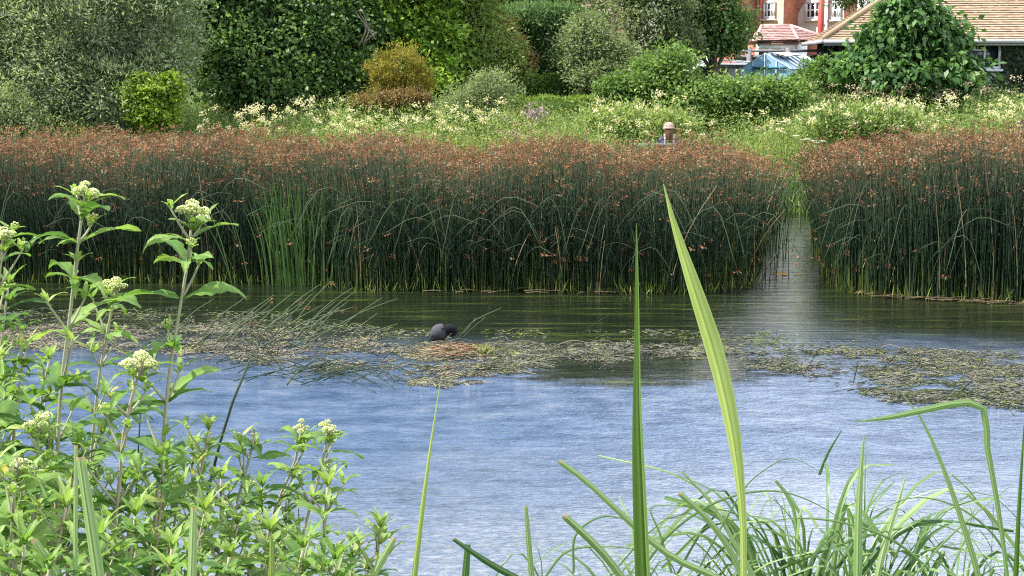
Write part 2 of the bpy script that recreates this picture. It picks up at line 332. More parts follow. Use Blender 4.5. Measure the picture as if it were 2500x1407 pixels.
tree('willow_tree', 230, 35.5, [(20, 60, 170, 150), (180, -60, 190, 150), (330, 30, 130, 120), (395, 120, 75, 100, -.5), (150, 170, 150, 120, -.6), (290, 230, 130, 95, -1), (60, 250, 120, 80, -.8), (200, 60, 170, 120, -.5), (-120, 130, 130, 200), (400, -30, 90, 90)],
     1750, 56, .3, .13, .038, 'willow_leaf', 'big grey-green willow filling the left bank above the brown rushes', tr=.2, dirup=.35, tb=.55, shell=.62, rough=.2, tv=.5)
tree('sallow_bush', 20, 33.6, [(10, 270, 75, 60), (70, 295, 60, 35)], 190, 26, .16, .09, .035, 'grey_leaf', 'pale sallow bush at the left edge in front of the big willow', 'bush', .04, tb=.6)
tree('dark_leaved_tree', 640, 38.2, [(560, 60, 110, 130), (700, -30, 150, 120), (640, 150, 130, 110, -.6), (780, 110, 110, 110, -.4), (840, 190, 75, 55, -.8), (700, 210, 110, 45, -1), (520, -50, 110, 90), (850, 30, 90, 100), (590, 225, 60, 35, -.6)],
     900, 56, .36, .14, .09, 'dark_leaf', 'dark broad-leaved tree between the willow and the bright lime-green tree', tr=.19, tb=.5, tv=.5, shell=.62, rough=.2)
tree('shade_tree', 450, 41.5, [(430, 60, 110, 120), (350, 150, 110, 120), (470, 120, 60, 60, 1.5)], 420, 22, .26, .14, .09, 'shade_dark_leaf', 'tree in the black gap right of the willow, coloured dark as if shaded', tr=.15, tb=.15, tv=.2)
tree('hazel_bush', 378, 33.8, [(370, 245, 62, 48), (345, 215, 28, 30), (415, 210, 25, 28), (380, 285, 60, 28)], 240, 24, .13, .09, .075, 'hazel_leaf', 'bright yellow-green bush at the foot of the willow beside the black gap', 'bush', .04, tb=.55)
tree('lime_green_tree', 1020, 38.4, [(990, 50, 85, 80), (1080, 110, 70, 70, -.3), (930, 20, 60, 60), (1040, 170, 60, 60, -.5), (1060, 225, 50, 40, -.8), (1120, 180, 55, 60), (1000, -40, 110, 70)],
     440, 54, .3, .15, .11, 'lime_leaf', 'bright lime-green tree behind the round golden bush', tr=.14, tb=.55, tv=.5)
tree('golden_bush', 975, 36.4, [(975, 165, 66, 52), (950, 195, 50, 38), (1015, 195, 42, 36)], 420, 26, .11, .09, .02, 'gold_leaf', 'round olive-gold conifer bush below the lime-green tree', 'bush', .06, tb=.55, up=.3)
tree('olive_green_tree', 1170, 38.8, [(1150, 50, 70, 70), (1190, 120, 70, 70, -.3), (1220, 200, 65, 60, -.6), (1150, 190, 60, 60, -.6), (1100, 10, 60, 60), (1140, -40, 90, 60)],
     380, 50, .28, .11, .05, 'olive_leaf', 'loose olive-green tree with drooping sprays left of the clipped cypress', tr=.12, tb=.5)
tree('rusty_tree', 1255, 39.3, [(1222, 85, 30, 45), (1250, 115, 26, 35), (1270, 155, 30, 28)], 230, 22, .15, .1, .05, 'rusty_leaf', 'rust-tinged shrub hard against the left side of the clipped cypress', 'shrub', .06, tb=.5)
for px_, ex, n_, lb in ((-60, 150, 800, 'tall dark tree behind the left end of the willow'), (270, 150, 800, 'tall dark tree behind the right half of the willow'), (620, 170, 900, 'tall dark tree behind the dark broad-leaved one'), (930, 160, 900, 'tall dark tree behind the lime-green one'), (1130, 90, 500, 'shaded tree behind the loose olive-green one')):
    tree('background_tree', px_, 45.5, [(px_, 40, ex, 120), (px_+60, -60, ex*.9, 90), (px_-70, 120, ex*.7, 80), (px_+80, 140, ex*.6, 70)], n_, 20, .34, .2, .13, 'shade_dark_leaf', lb, tr=.2, tb=.25, tv=.3)
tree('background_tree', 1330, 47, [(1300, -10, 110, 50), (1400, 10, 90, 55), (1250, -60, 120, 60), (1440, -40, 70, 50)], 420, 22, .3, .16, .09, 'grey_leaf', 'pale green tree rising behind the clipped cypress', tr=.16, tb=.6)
tree('silver_shrub', 1440, 38.5, [(1430, 120, 65, 65), (1490, 150, 60, 50), (1432, 80, 28, 40), (1450, 190, 50, 32, -.5)], 330, 46, .24, .1, .045, 'grey_leaf', 'grey-green shrub right of the clipped cypress below the small gabled house', 'shrub', .09, tb=.4)
tree('poplar_tree', 1640, 40.5, [(1600, 60, 85, 110), (1580, -20, 80, 70), (1640, 100, 70, 52)], 800, 22, .22, .1, .06, 'grey_leaf', 'tall grey-green tree with pale upright stems left of the brick house', tr=.14, tb=.22, tv=.4)
tree('ivy_clad_tree', 1745, 41.5, [(1740, 20, 80, 80), (1750, 78, 75, 50), (1700, -50, 90, 60), (1690, 84, 60, 42), (1775, 106, 38, 18)], 760, 24, .2, .11, .08, 'dark_leaf', 'deep green ivy-clad tree touching the left corner of the brick house', tr=.15, tb=.6, tv=.45)
tree('cedar_tree', 2140, 50, [(2130, -10, 80, 55), (2080, -40, 70, 50), (2190, -60, 100, 60)], 300, 22, .3, .16, .05, 'dark_leaf', 'dark tree showing above the ridge of the bungalow roof', tr=.2, tb=.15)
tree('broad_leaved_shrub', 2230, 37.6, [(2220, 60, 75, 65), (2210, 20, 45, 38), (2146, 122, 56, 56), (2290, 110, 65, 66), (2318, 176, 36, 40), (2170, 185, 110, 48, -.3), (2290, 190, 100, 45, -.3), (2100, 178, 44, 40)],
     520, 34, .26, .19, .12, 'fig_leaf', 'large glossy broad-leaved shrub in front of the bungalow', 'shrub', .12, droop=.8, tb=.5, tv=.5, shell=.6, rough=.22)
tree('round_bush', 2020, 38, [(2010, 190, 60, 40), (1970, 205, 35, 28), (2050, 200, 50, 32)], 340, 22, .14, .1, .06, 'bush_leaf', 'low dark bush under the bungalow eave left of the broad-leaved shrub', 'bush', .05, tb=.4)
tree('bramble_bush', 1740, 36.4, [(1700, 238, 110, 34), (1800, 236, 90, 34), (1890, 232, 75, 34), (1615, 195, 60, 48), (1640, 152, 38, 26)], 460, 48, .27, .1, .06, 'bush_leaf', 'sprawling mid-green bush in front of the silver car and greenhouse', 'bush', .05, tb=.55, tv=.5)
tree('elder_bush', 1560, 36.8, [(1560, 235, 60, 32), (1510, 215, 45, 28), (1590, 170, 40, 30)], 340, 22, .15, .1, .05, 'bush_leaf', 'bushy green shrub left of the sprawling bush and right of the low hedge', 'bush', .05, tb=.45)
tree('dead_topped_bush', 1170, 35.6, [(1150, 250, 60, 40), (1200, 215, 50, 42), (1110, 270, 40, 25)], 360, 20, .17, .09, .03, 'grey_leaf', 'thin grey bush with bleached dead twigs in front of the olive-green tree', 'bush', .05, tb=.5, wood='dead_wood')
tree('willowherb_bush', 2100, 33.4, [(2090, 300, 110, 32), (2010, 305, 50, 26), (2170, 298, 60, 30)], 520, 24, .28, .11, .032, 'meadow_leaf', 'dense green waterside bush above the gap between the rush beds', 'bush', .03, tb=.4, tv=.5, dirup=.5)
tree('meadow_bush', 1540, 34.7, [(1530, 300, 90, 26), (1620, 304, 70, 22), (1470, 290, 45, 20)], 320, 24, .28, .11, .04, 'meadow_leaf', 'low bushy growth behind the rushes left of the seated person', 'bush', .03, tb=.6, dirup=.4)
tree('nettle_bush', 1000, 36, [(985, 235, 65, 18), (920, 245, 60, 14)], 260, 20, .1, .07, .03, 'rusty_leaf', 'low brownish shrub below the round golden bush', 'bush', .03, tb=.4)
# bare branches in the lime tree's left side
mb = MB()
for k in range(9):
    a = P(905+random.uniform(-30, 25), 105+random.uniform(-25, 15), 37.1); v = [random.uniform(-45, 60), -random.uniform(20, 95)]
    mb.tubes(np.array([spline([a, P(905+v[0]*.4, 105+v[1]*.5-6, 37.1), P(905+v[0], 108+v[1], 37.3)], 7)]), np.linspace(.016, .005, 7), 5)
o = mb.build('bare_branch', 'dead_wood', None, True, tuple(P(905, 112, 37.2))); tag(o, 'pale bare forked branch against black shade left of the lime-green tree', 'branch')

# clipped cypress: mushroom of dense foliage (lathe core plus shell of sprays)
def surf_shell(mb, prof, cx, cy, ky, n, Ln, Wd, tb, m=0, jit=.05):
    """prof: [(z, r)] outline; leaves over the surface of revolution squashed by ky in depth"""
    zz = np.array([p[0] for p in prof]); rr = np.array([p[1] for p in prof])
    w = RNG.random(n*3); z = zz[0]+w*(zz[-1]-zz[0]); r = np.interp(z, zz, rr); keep = RNG.random(n*3) < r/rr.max()
    z, r = z[keep][:n], r[keep][:n]; a = RNG.random(len(z))*2*math.pi
    dr = np.gradient(np.interp(z, zz, rr)) if False else (np.interp(z+.05, zz, rr)-np.interp(z-.05, zz, rr))/.1
    pn = nrm(np.stack([np.cos(a), np.sin(a)/ky, -dr], 1))
    lump = 1+.04*np.sin(a*7+z*5)+.03*np.sin(z*9+a*3)
    pos = np.stack([cx+r*lump*np.cos(a), cy+r*lump*ky*np.sin(a), z], 1)+pn*RNG.normal(0, jit, (len(z), 1))
    D = nrm(unit(len(z))*.6+pn*.5+np.array([0, 0, .3])); Nn = nrm(unit(len(z))*.5+pn)
    mb.leaves(pos, D, Nn, Ln*RNG.uniform(.7, 1.3, len(z)), Wd, np.clip(RNG.normal(tb, .22, len(z)), 0, 1), m)
def lathe(mb, prof, cx, cy, ky, k=28, t=.5, m=0, sc=.95):
    V = []
    for z, r in prof:
        for j in range(k): a = j*2*math.pi/k; V.append((cx+r*sc*math.cos(a), cy+r*sc*ky*math.sin(a), z))
    Fc = [(i*k+j, i*k+(j+1) % k, (i+1)*k+(j+1) % k, (i+1)*k+j) for i in range(len(prof)-1) for j in range(k)]
    mb.add(V, Fc, t, m); mb.f.append((np.array([[mb.n-k+j for j in range(k)]]), m))
Yc = 41.0; s = S(Yc); zt = lambda py: P(0, py, Yc).z; xc = (1318-CX)*s
prof = [(1.5, .25), (zt(187)-.2, .3), (zt(178), 50*s), (zt(150), 62*s), (zt(120), 68*s), (zt(95), 76*s), (zt(78), 86*s), (zt(66), 106*s), (zt(45), 110*s), (zt(28), 96*s), (zt(17), 60*s), (zt(13), 8*s)]
o = thing('clipped_cypress', (xc, Yc, 1.5), 'tall clipped cypress with an overhanging top and deep shaded front', 'tree')
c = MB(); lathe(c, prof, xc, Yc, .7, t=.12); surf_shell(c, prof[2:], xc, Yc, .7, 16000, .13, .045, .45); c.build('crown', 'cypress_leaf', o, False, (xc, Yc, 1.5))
a = MB()
for dx in (-.25, .1, .35): a.tubes(np.array([spline([(xc+dx*.4, Yc-.2, 1.3), (xc+dx, Yc-.3, 2.2), (xc+dx*1.4, Yc-.2, zt(160))], 6)]), np.linspace(.09, .05, 6), 6)
a.build('trunk', 'bark', o, True, (xc, Yc, 1.5))
# right shoulder of the clipped cypress is a second lower one
Yd = 42.2; s = S(Yd); xd = (1412-CX)*s; zt = lambda py: P(0, py, Yd).z
prof = [(1.5, .3), (zt(190), 45*s), (zt(120), 58*s), (zt(70), 56*s), (zt(40), 44*s), (zt(30), 10*s)]
o = thing('clipped_cypress', (xd, Yd, 1.5), 'lower lighter clipped cypress standing right behind the tall overhanging one', 'tree')
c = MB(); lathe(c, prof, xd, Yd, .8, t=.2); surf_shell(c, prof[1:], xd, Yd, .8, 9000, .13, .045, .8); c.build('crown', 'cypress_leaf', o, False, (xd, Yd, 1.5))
a = MB(); a.tubes(np.array([spline([(xd, Yd, 1.3), (xd, Yd, 2.2)], 4)]), .08, 6); a.build('trunk', 'bark', o, True, (xd, Yd, 1.5))

def box_hedge(name, px0, px1, pyt, Y, dep, label, leaf, n, tb=.55, Ln=.07, Wd=.04):
    x0, x1 = (px0-CX)*S(Y), (px1-CX)*S(Y); zt_ = P(0, pyt, Y).z; z0 = float(gz((x0+x1)/2, Y))-.05
    o = thing(name, ((x0+x1)/2, Y, z0), label, 'hedge'); org = ((x0+x1)/2, Y, z0)
    c = MB(); c.box(x0+.06, Y+.06, z0, x1-.06, Y+dep-.06, zt_-.05, .0)
    A = [((x1-x0)*(zt_-z0), 'f'), ((x1-x0)*dep, 't'), (dep*(zt_-z0)*2, 's')]; tot = sum(q[0] for q in A)
    for ar, kk in A:
        k = int(n*ar/tot); u = RNG.random(k); v = RNG.random(k); j = RNG.normal(0, .03, k)
        if kk == 'f': pos = np.stack([x0+u*(x1-x0), Y+j, z0+v*(zt_-z0)], 1); pn = np.array([0, -1, 0])
        elif kk == 't': pos = np.stack([x0+u*(x1-x0), Y+v*dep, zt_+j+.03*np.sin(u*20)], 1); pn = np.array([0, 0, 1])
        else:
            sd = RNG.random(k) < .5; pos = np.stack([np.where(sd, x0, x1)+j, Y+u*dep, z0+v*(zt_-z0)], 1); pn = np.stack([np.where(sd, -1, 1), 0*u, 0*u], 1)
        D = nrm(unit(k)+pn*.3+np.array([0, 0, .3])); Nn = nrm(unit(k)*.6+pn)
        c.leaves(pos, D, Nn, Ln*RNG.uniform(.7, 1.3, k), Wd, np.clip(RNG.normal(tb, .2, k), 0, 1))
    c.build('foliage', leaf, o, False, org); return o
box_hedge('box_hedge', 1292, 1432, 190, 38.6, 1.2, 'low clipped hedge with a bright flat top under the clipped cypress', 'hedge_leaf', 9000)
box_hedge('box_hedge', 1445, 1492, 186, 38.9, 1.0, 'short clipped hedge block with brownish top right of the low hedge', 'hedge_leaf', 3000, .4)
box_hedge('box_hedge', 720, 1060, 232, 37.4, 1.0, 'low trimmed hedge running below the dark tree and golden bush', 'hedge_leaf', 9000, .6)
box_hedge('box_hedge', 1235, 1500, 243, 36.9, 1.1, 'lowest trimmed hedge in front of the clipped cypress', 'hedge_leaf', 8000, .75)
# ------------------------------------------------------------------ buildings
def brick_mat(name, c1, c2, mo, sc):
    m = bpy.data.materials.new(name); m.use_nodes = True; N = m.node_tree.nodes; Lk = m.node_tree.links.new; MATS[name] = m
    g = N.new('ShaderNodeTexCoord'); s = N.new('ShaderNodeSeparateXYZ'); a = N.new('ShaderNodeMath'); a.operation = 'ADD'; c = N.new('ShaderNodeCombineXYZ')
    Lk(g.outputs['Object'], s.inputs[0]); Lk(s.outputs[0], a.inputs[0]); Lk(s.outputs[1], a.inputs[1]); Lk(a.outputs[0], c.inputs[0]); Lk(s.outputs[2], c.inputs[1])
    br = N.new('ShaderNodeTexBrick'); br.inputs['Scale'].default_value = sc; br.inputs['Mortar Size'].default_value = .012
    br.inputs['Color1'].default_value = (*c1, 1); br.inputs['Color2'].default_value = (*c2, 1); br.inputs['Mortar'].default_value = (*mo, 1)
    Lk(c.outputs[0], br.inputs['Vector']); n = N.new('ShaderNodeTexNoise'); n.inputs['Scale'].default_value = 2.5; n.inputs['Detail'].default_value = 5
    Lk(g.outputs['Object'], n.inputs['Vector']); x = N.new('ShaderNodeMix'); x.data_type = 'RGBA'; x.blend_type = 'MULTIPLY'; x.inputs[0].default_value = .5
    r = N.new('ShaderNodeValToRGB'); ramp(r, [(.55, .5, .5, .3), (1, 1, 1, .7)]); Lk(n.outputs[0], r.inputs[0])
    Lk(br.outputs[0], x.inputs[6]); Lk(r.outputs[0], x.inputs[7]); Lk(x.outputs[2], N['Principled BSDF'].inputs['Base Color']); N['Principled BSDF'].inputs['Roughness'].default_value = .9
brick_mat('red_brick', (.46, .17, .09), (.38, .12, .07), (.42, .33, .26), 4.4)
brick_mat('sunlit_orange_brick', (.86, .62, .42), (.84, .52, .33), (.84, .76, .64), 4.4)  # brick as it looks in full sun, brightness put into the colour
mat('sunlit_pale_wall', [(.74, .66, .58), (.82, .77, .7)], .9, noise=(2, 1.0))  # brick face whitened by sun, the glare put into the colour
mat('white_paint', [(.78, .78, .78), (.82, .82, .82)], .5)
mat('shade_lilac_frame', [(.6, .62, .7), (.66, .68, .75)], .4)  # white frame with the cool tint of shade put into its colour
mat('gutter_grey', [(.36, .36, .38), (.45, .45, .47)], .6)
mat('dark_glass', [(.015, .02, .025)], .06, spec=.6)
mat('tile_orange', [(.22, .165, .12), (.33, .24, .165), (.39, .285, .195)], .9, noise=(3, .9))
mat('tile_pink', [(.3, .17, .16), (.44, .27, .25), (.52, .34, .32)], .85, noise=(4, .4))
mat('red_pipe', [(.4, .07, .06)], .5)
mat('dark_pole', [(.06, .035, .035), (.12, .07, .06)], .8, noise=(5, 1))
mat('fence_wood', [(.1, .085, .09), (.17, .145, .155)], .9, noise=(6, 1.2, (3, 3, .4)))
mat('fence_rail', [(.16, .15, .16), (.25, .23, .24)], .9, noise=(6, .8))
mat('car_paint', [(.62, .63, .65)], .25, spec=.6, metal=.3)
mat('black_rubber', [(.02, .02, .02)], .7)
mat('chrome', [(.6, .6, .62)], .2, metal=1)
m = mat('greenhouse_glass', [(.22, .42, .62), (.42, .62, .85)], .12, spec=.9, noise=(2, 1.0))  # sky reflection put into the pane colour, brightest on the right slope
mat('alu', [(.5, .53, .56)], .35, metal=.5)
mat('green_frame', [(.02, .12, .16)], .5)

def tiled(mb, a, b_, c, d, n, m=0, lift=.03, seg=26):
    """roof plane a-b eave, d-c ridge, cut in n courses of overlapping tiles"""
    a, b_, c, d = map(Vector, (a, b_, c, d)); nn = (b_-a).cross(d-a).normalized()
    if nn.z < 0: nn = -nn
    for i in range(n):
        u0, u1 = i/n, (i+1)/n
        p0, p1, q1, q0 = a.lerp(d, u0), b_.lerp(c, u0), b_.lerp(c, u1), a.lerp(d, u1)
        for j in range(seg):
            s0, s1 = j/seg, (j+1)/seg; r = random.random()
            t = .2+.5*r+(.25 if (i+j) % 3 == 0 else 0); lf = lift*(.8+.4*random.random())
            w = [p0.lerp(p1, s0)+nn*lf, p0.lerp(p1, s1)+nn*lf, q0.lerp(q1, s1)+nn*.004, q0.lerp(q1, s0)+nn*.004]
            mb.poly(w, t, m); mb.poly([p0.lerp(p1, s0), p0.lerp(p1, s1), w[1], w[0]], 0, m)
def window(parent, x0, x1, z0, z1, y, frame='white_paint', mull=(), trans=(), sill=True, fw=.06, name='window', face=-1):
    """window in the local plane y, frame proud by 4 cm towards face; panes are dark glass"""
    a = MB(); f = face; ya, yb = sorted((y-.02*1, y+f*.05)); 
    for (xa, xb, za, zb) in [(x0, x1, z0, z0+fw), (x0, x1, z1-fw, z1), (x0, x0+fw, z0+fw, z1-fw), (x1-fw, x1, z0+fw, z1-fw)]: a.box(xa, ya, za, xb, yb, zb)
    for mxx in mull: a.box(mxx-fw*.35, ya+.003, z0+fw, mxx+fw*.35, yb-.003, z1-fw)
    for (tz, xa, xb) in trans: a.box(xa, ya+.006, tz-fw*.3, xb, yb-.006, tz+fw*.3)
    w = a.build(name, frame, parent)
    g_ = MB(); g_.box(x0+fw*.5, y-.012, z0+fw*.5, x1-fw*.5, y+.012, z1-fw*.5); g_.build('pane', 'dark_glass', w)
    if sill: q = MB(); q.box(x0-.06, y-.02, z0-.06, x1+.06, y+f*.12, z0-.002); q.build('sill', frame, w)
    return w

# bungalow
YB = 41.0
e0, e1 = P(2012, 97, YB), P(2620, 71, YB-.4)
ang = math.atan2(-.75, e1.x-e0.x); 
o = thing('bungalow', (e0.x, e0.y, 1.6), 'ivy-covered bungalow with an orange tiled roof and a white-framed window', 'house', rz=ang)
EZ = e0.z-1.6; Lw = 8.5; Dp = 6.0; rz_ = EZ+math.tan(math.radians(33))*(Dp/2+.4)
a = MB(); a.box(.45, .4, -.2, Lw-.4, Dp, EZ-.06); a.build('wall', 'red_brick', o)
a = MB(); hx = Dp/2+.4; ov = .0
ev = EZ; r0, r1 = (hx, hx, rz_), (Lw-hx, hx, rz_)
tiled(a, (0, 0, ev), (Lw, 0, ev), r1, r0, 34, seg=60); tiled(a, (0, 2*hx, ev), (0, 0, ev), r0, r0, 34, seg=16)
a.poly([(Lw, 0, ev), (Lw, 2*hx, ev), r1], .4); a.poly([(Lw, 2*hx, ev), (0, 2*hx, ev), r0, r1], .4)
a.poly([(0, 0, ev-.01), (0, 2*hx, ev-.01), (Lw, 2*hx, ev-.01), (Lw, 0, ev-.01)], .1)
a.tubes(np.array([[(0, 0, ev+.05), (hx, hx, rz_+.05)]]), .07, 6, .7); a.tubes(np.array([[(hx, hx, rz_+.05), (Lw-hx, hx, rz_+.05)]]), .08, 6, .7)
rf = a.build('roof', 'tile_orange', o)
a = MB(); a.box(-.02, -.1, ev-.1, Lw, -.01, ev+.0); a.box(-.1, -.1, ev-.1, -.02, 2*hx, ev); a.build('gutter', 'gutter_grey', o)
a = MB(); a.box(0, 0, ev-.16, Lw, .1, ev-.1); a.build('soffit', 'gutter_grey', o)
a = MB(); a.tubes(np.array([[(.62, -.03, ev-.1), (.66, .05, ev-.22), (.72, .28, ev-.36), (.72, .3, -.1)]]), .035, 6); a.build('downpipe', 'white_paint', o, True)
def loc_x(px): return (P(px, 130, YB-.25).x-e0.x)/math.cos(ang)
wx0, wx1 = loc_x(2335), loc_x(2442); z1 = P(0, 98, YB-.2).z-1.6; z0 = P(0, 169, YB-.2).z-1.6; xm = loc_x(2403)
window(o, wx0, wx1, z0, z1, .38, 'shade_lilac_frame', mull=(xm,), trans=((z1-.26, wx0+.06, xm),), fw=.07)
c = MB(); k = 26000; u = RNG.random(k)*(Lw-.9)+.45; v = RNG.random(k)*(EZ+.05)-.15
ok = ~((u > wx0-.05) & (u < wx1+.05) & (v > z0-.08) & (v < z1+.05)); u, v = u[ok], v[ok]; k = len(u)
pos = np.stack([u, .36-RNG.random(k)*.12-.05*np.sin(u*5+v*4), v], 1)
c.leaves(pos, nrm(unit(k)*.5+np.array([0, -.3, -.8])), nrm(unit(k)*.45+np.array([0, -1, .35])), .1*RNG.uniform(.6, 1.3, k), .085, np.clip(RNG.normal(.45, .25, k), 0, 1))
k = 9000; pos = np.stack([.42-RNG.random(k)*.12, RNG.random(k)*Dp*.9+.4, RNG.random(k)*EZ], 1)
c.leaves(pos, nrm(unit(k)*.5+np.array([-.3, 0, -.8])), nrm(unit(k)*.45+np.array([-1, 0, .35])), .1, .085, np.clip(RNG.normal(.4, .2, k), 0, 1))
c.build('ivy', 'ivy_leaf', o)

# brick house behind, its plan stepped in three so bright and shaded faces alternate; sun is coloured into the bright ones
YH = 56.0; s = S(YH)
def hp(px, Y=YH): return P(px, 100, Y).x
o = thing('brick_house', (hp(1845), YH, 1.7), 'brick house, its sunlit faces coloured paler, with white sash windows and stepped walls', 'house')
ox = Vector((hp(1845), YH, 1.7)); HZ = 4.7
pl = [(1800, 55.2), (1846, 55.9), (1911, 54.9), (1946, 55.6), (2058, 54.2), (2090, 54.7)]
pts = [Vector((hp(a_, b_), b_, 0)) for a_, b_ in pl]
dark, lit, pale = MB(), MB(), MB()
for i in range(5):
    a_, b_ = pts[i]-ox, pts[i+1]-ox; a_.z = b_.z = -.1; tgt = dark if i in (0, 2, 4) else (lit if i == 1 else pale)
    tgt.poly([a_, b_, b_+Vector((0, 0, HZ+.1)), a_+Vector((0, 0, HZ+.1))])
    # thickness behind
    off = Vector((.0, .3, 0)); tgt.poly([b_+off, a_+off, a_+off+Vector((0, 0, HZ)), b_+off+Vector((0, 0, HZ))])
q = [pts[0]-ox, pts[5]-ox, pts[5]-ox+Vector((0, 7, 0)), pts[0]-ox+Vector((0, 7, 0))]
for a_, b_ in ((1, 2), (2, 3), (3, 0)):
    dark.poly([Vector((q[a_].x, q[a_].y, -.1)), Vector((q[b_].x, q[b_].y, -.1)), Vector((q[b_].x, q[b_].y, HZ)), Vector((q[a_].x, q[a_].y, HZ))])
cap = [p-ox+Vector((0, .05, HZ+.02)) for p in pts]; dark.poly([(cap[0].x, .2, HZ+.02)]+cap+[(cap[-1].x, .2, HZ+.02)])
dark.build('side_wall', 'red_brick', o); lit.build('front_wall', 'sunlit_orange_brick', o); pale.build('bay_wall', 'sunlit_pale_wall', o)
a = MB(); xl, xr = q[0].x-.3, q[1].x+.3; ym = q[0].y+2.5
tiled(a, (xl, .1, HZ), (xr, .1, HZ), (xr, ym, HZ+1.1), (xl, ym, HZ+1.1), 18, seg=20)
a.poly([(xl, .1, HZ-.01), (xl, q[3].y, HZ-.01), (xr, q[3].y, HZ-.01), (xr, .1, HZ-.01)], .1); a.poly([(xr, q[3].y, HZ), (xl, q[3].y, HZ), (xl, ym, HZ+1.1), (xr, ym, HZ+1.1)], .4)
a.poly([(xl, .1, HZ), (xl, ym, HZ+1.1), (xl, q[3].y, HZ)], .4); a.poly([(xr, .1, HZ), (xr, q[3].y, HZ), (xr, ym, HZ+1.1)], .4)
a.build('roof', 'tile_pink', o)
def wall_window(i, f0, f1, py0, py1, **kw):
    a_, b_ = pts[i]-ox, pts[i+1]-ox; a_.z = b_.z = 0; d = b_-a_; e = bpy.data.objects.new('wall_opening', None)
    Ln = d.length; an = math.atan2(d.y, d.x); zz1 = P(0, py0, 55).z-1.7; zz0 = P(0, py1, 55).z-1.7
    w = window(o, f0*Ln, f1*Ln, zz0, zz1, -.02, **kw); w.matrix_local = Matrix.Translation(a_) @ Matrix.Rotation(an, 4, 'Z'); return w
for i, f0, f1, y0, y1 in ((1, .28, .72, 2, 46), (3, .18, .52, 2, 48), (3, .72, .95, 4, 50)):
    a_, b_ = pts[i]-ox, pts[i+1]-ox; Ln = (b_-a_).length; xm = (f0+f1)/2*Ln
    zt1 = P(0, y0, 55).z-1.7; zt0 = P(0, y1, 55).z-1.7
    wall_window(i, f0, f1, y0, y1, mull=(xm-.16*Ln*(f1-f0), xm+.16*Ln*(f1-f0)), trans=(((zt0+zt1)/2, f0*Ln+.06, f1*Ln-.06),), fw=.1)
for px, Y in ((1855, 55.6), (2003, 54.55)):
    a = MB(); b0 = P(px, 100, Y)-ox; a.tubes(np.array([[(b0.x, b0.y, 0), (b0.x, b0.y, HZ)]]), .06 if px < 1900 else .11, 8); a.build('drainpipe', 'red_pipe', o, True)
# garden room (its own building attached in front)
YG = 49.0; g0 = P(1845, 100, YG); g1 = P(1950, 96, YG); gr = P(2032, 95, YG+.9); s = S(YG)
oz = 1.7; o = thing('garden_room', (g0.x, YG, oz), 'white-framed garden room with a pink tiled hipped roof in front of the brick house', 'conservatory')
org = Vector((g0.x, YG, oz)); ev = g0.z-oz; W1 = g1.x-g0.x; W2 = gr.x-g0.x; tz = P(0, 63, YG+1.2).z-oz
a = MB(); A = (0, 0, ev); B = (W1, 0, ev+.03); Cc = (W1, 1.5, tz); Dd = (.42, 1.5, tz)
tiled(a, A, B, Cc, Dd, 9, seg=12); tiled(a, B, (W2, .9, ev), (W1, 1.5, tz), (W1, 1.5, tz), 9, seg=8)
a.poly([A, Dd, (0, 1.8, ev)], .4); a.tubes(np.array([[A, Dd], [B, Cc]]), .06, 6, .8); a.tubes(np.array([[Dd, Cc], [(W1, 1.5, tz), (W2, .9, ev+.05)]]), .06, 6, .8)
a.poly([A, (0, 2.6, ev), (W2, 2.6, ev), (W2, .9, ev), B], .1); a.build('roof', 'tile_pink', o)
a = MB(); a.box(.02, .06, ev-.09, W1+.02, .12, ev-.01); a.build('fascia', 'dark_pole', o)
fr = MB(); zc = ev-.1
fr.box(.05, .15, zc-.16, W1, .25, zc); fr.box(.05, .16, zc-.55, W1, .24, zc-.46); fr.box(.05, .16, -.1, W1, .24, .7)
for j in range(4): x = .08+j*(W1-.16)/3; fr.box(x-.05, .13, -.1, x+.05, .26, zc-.16)
fr.box(W1-.02, .1, -.1, W1+.3, .3, zc); fr.box(W2-.3, .55, -.1, W2-.1, .8, zc)
fr.box(W1+.3, .35, -.1, W2-.3, .5, .9)
fr.build('frame', 'white_paint', o)
a = MB()
for j in range(3): x = .08+j*(W1-.16)/3; a.box(x+.05, .2, .7, x+(W1-.16)/3-.05, .21, zc-.16)
a.build('pane', 'dark_glass', o)
a = MB(); a.box(W1+.3, .5, -.1, W2-.1, .6, zc); a.box(.05, 1.0, -.1, W2-.1, 2.5, zc-.02); a.build('wall', 'red_brick', o)

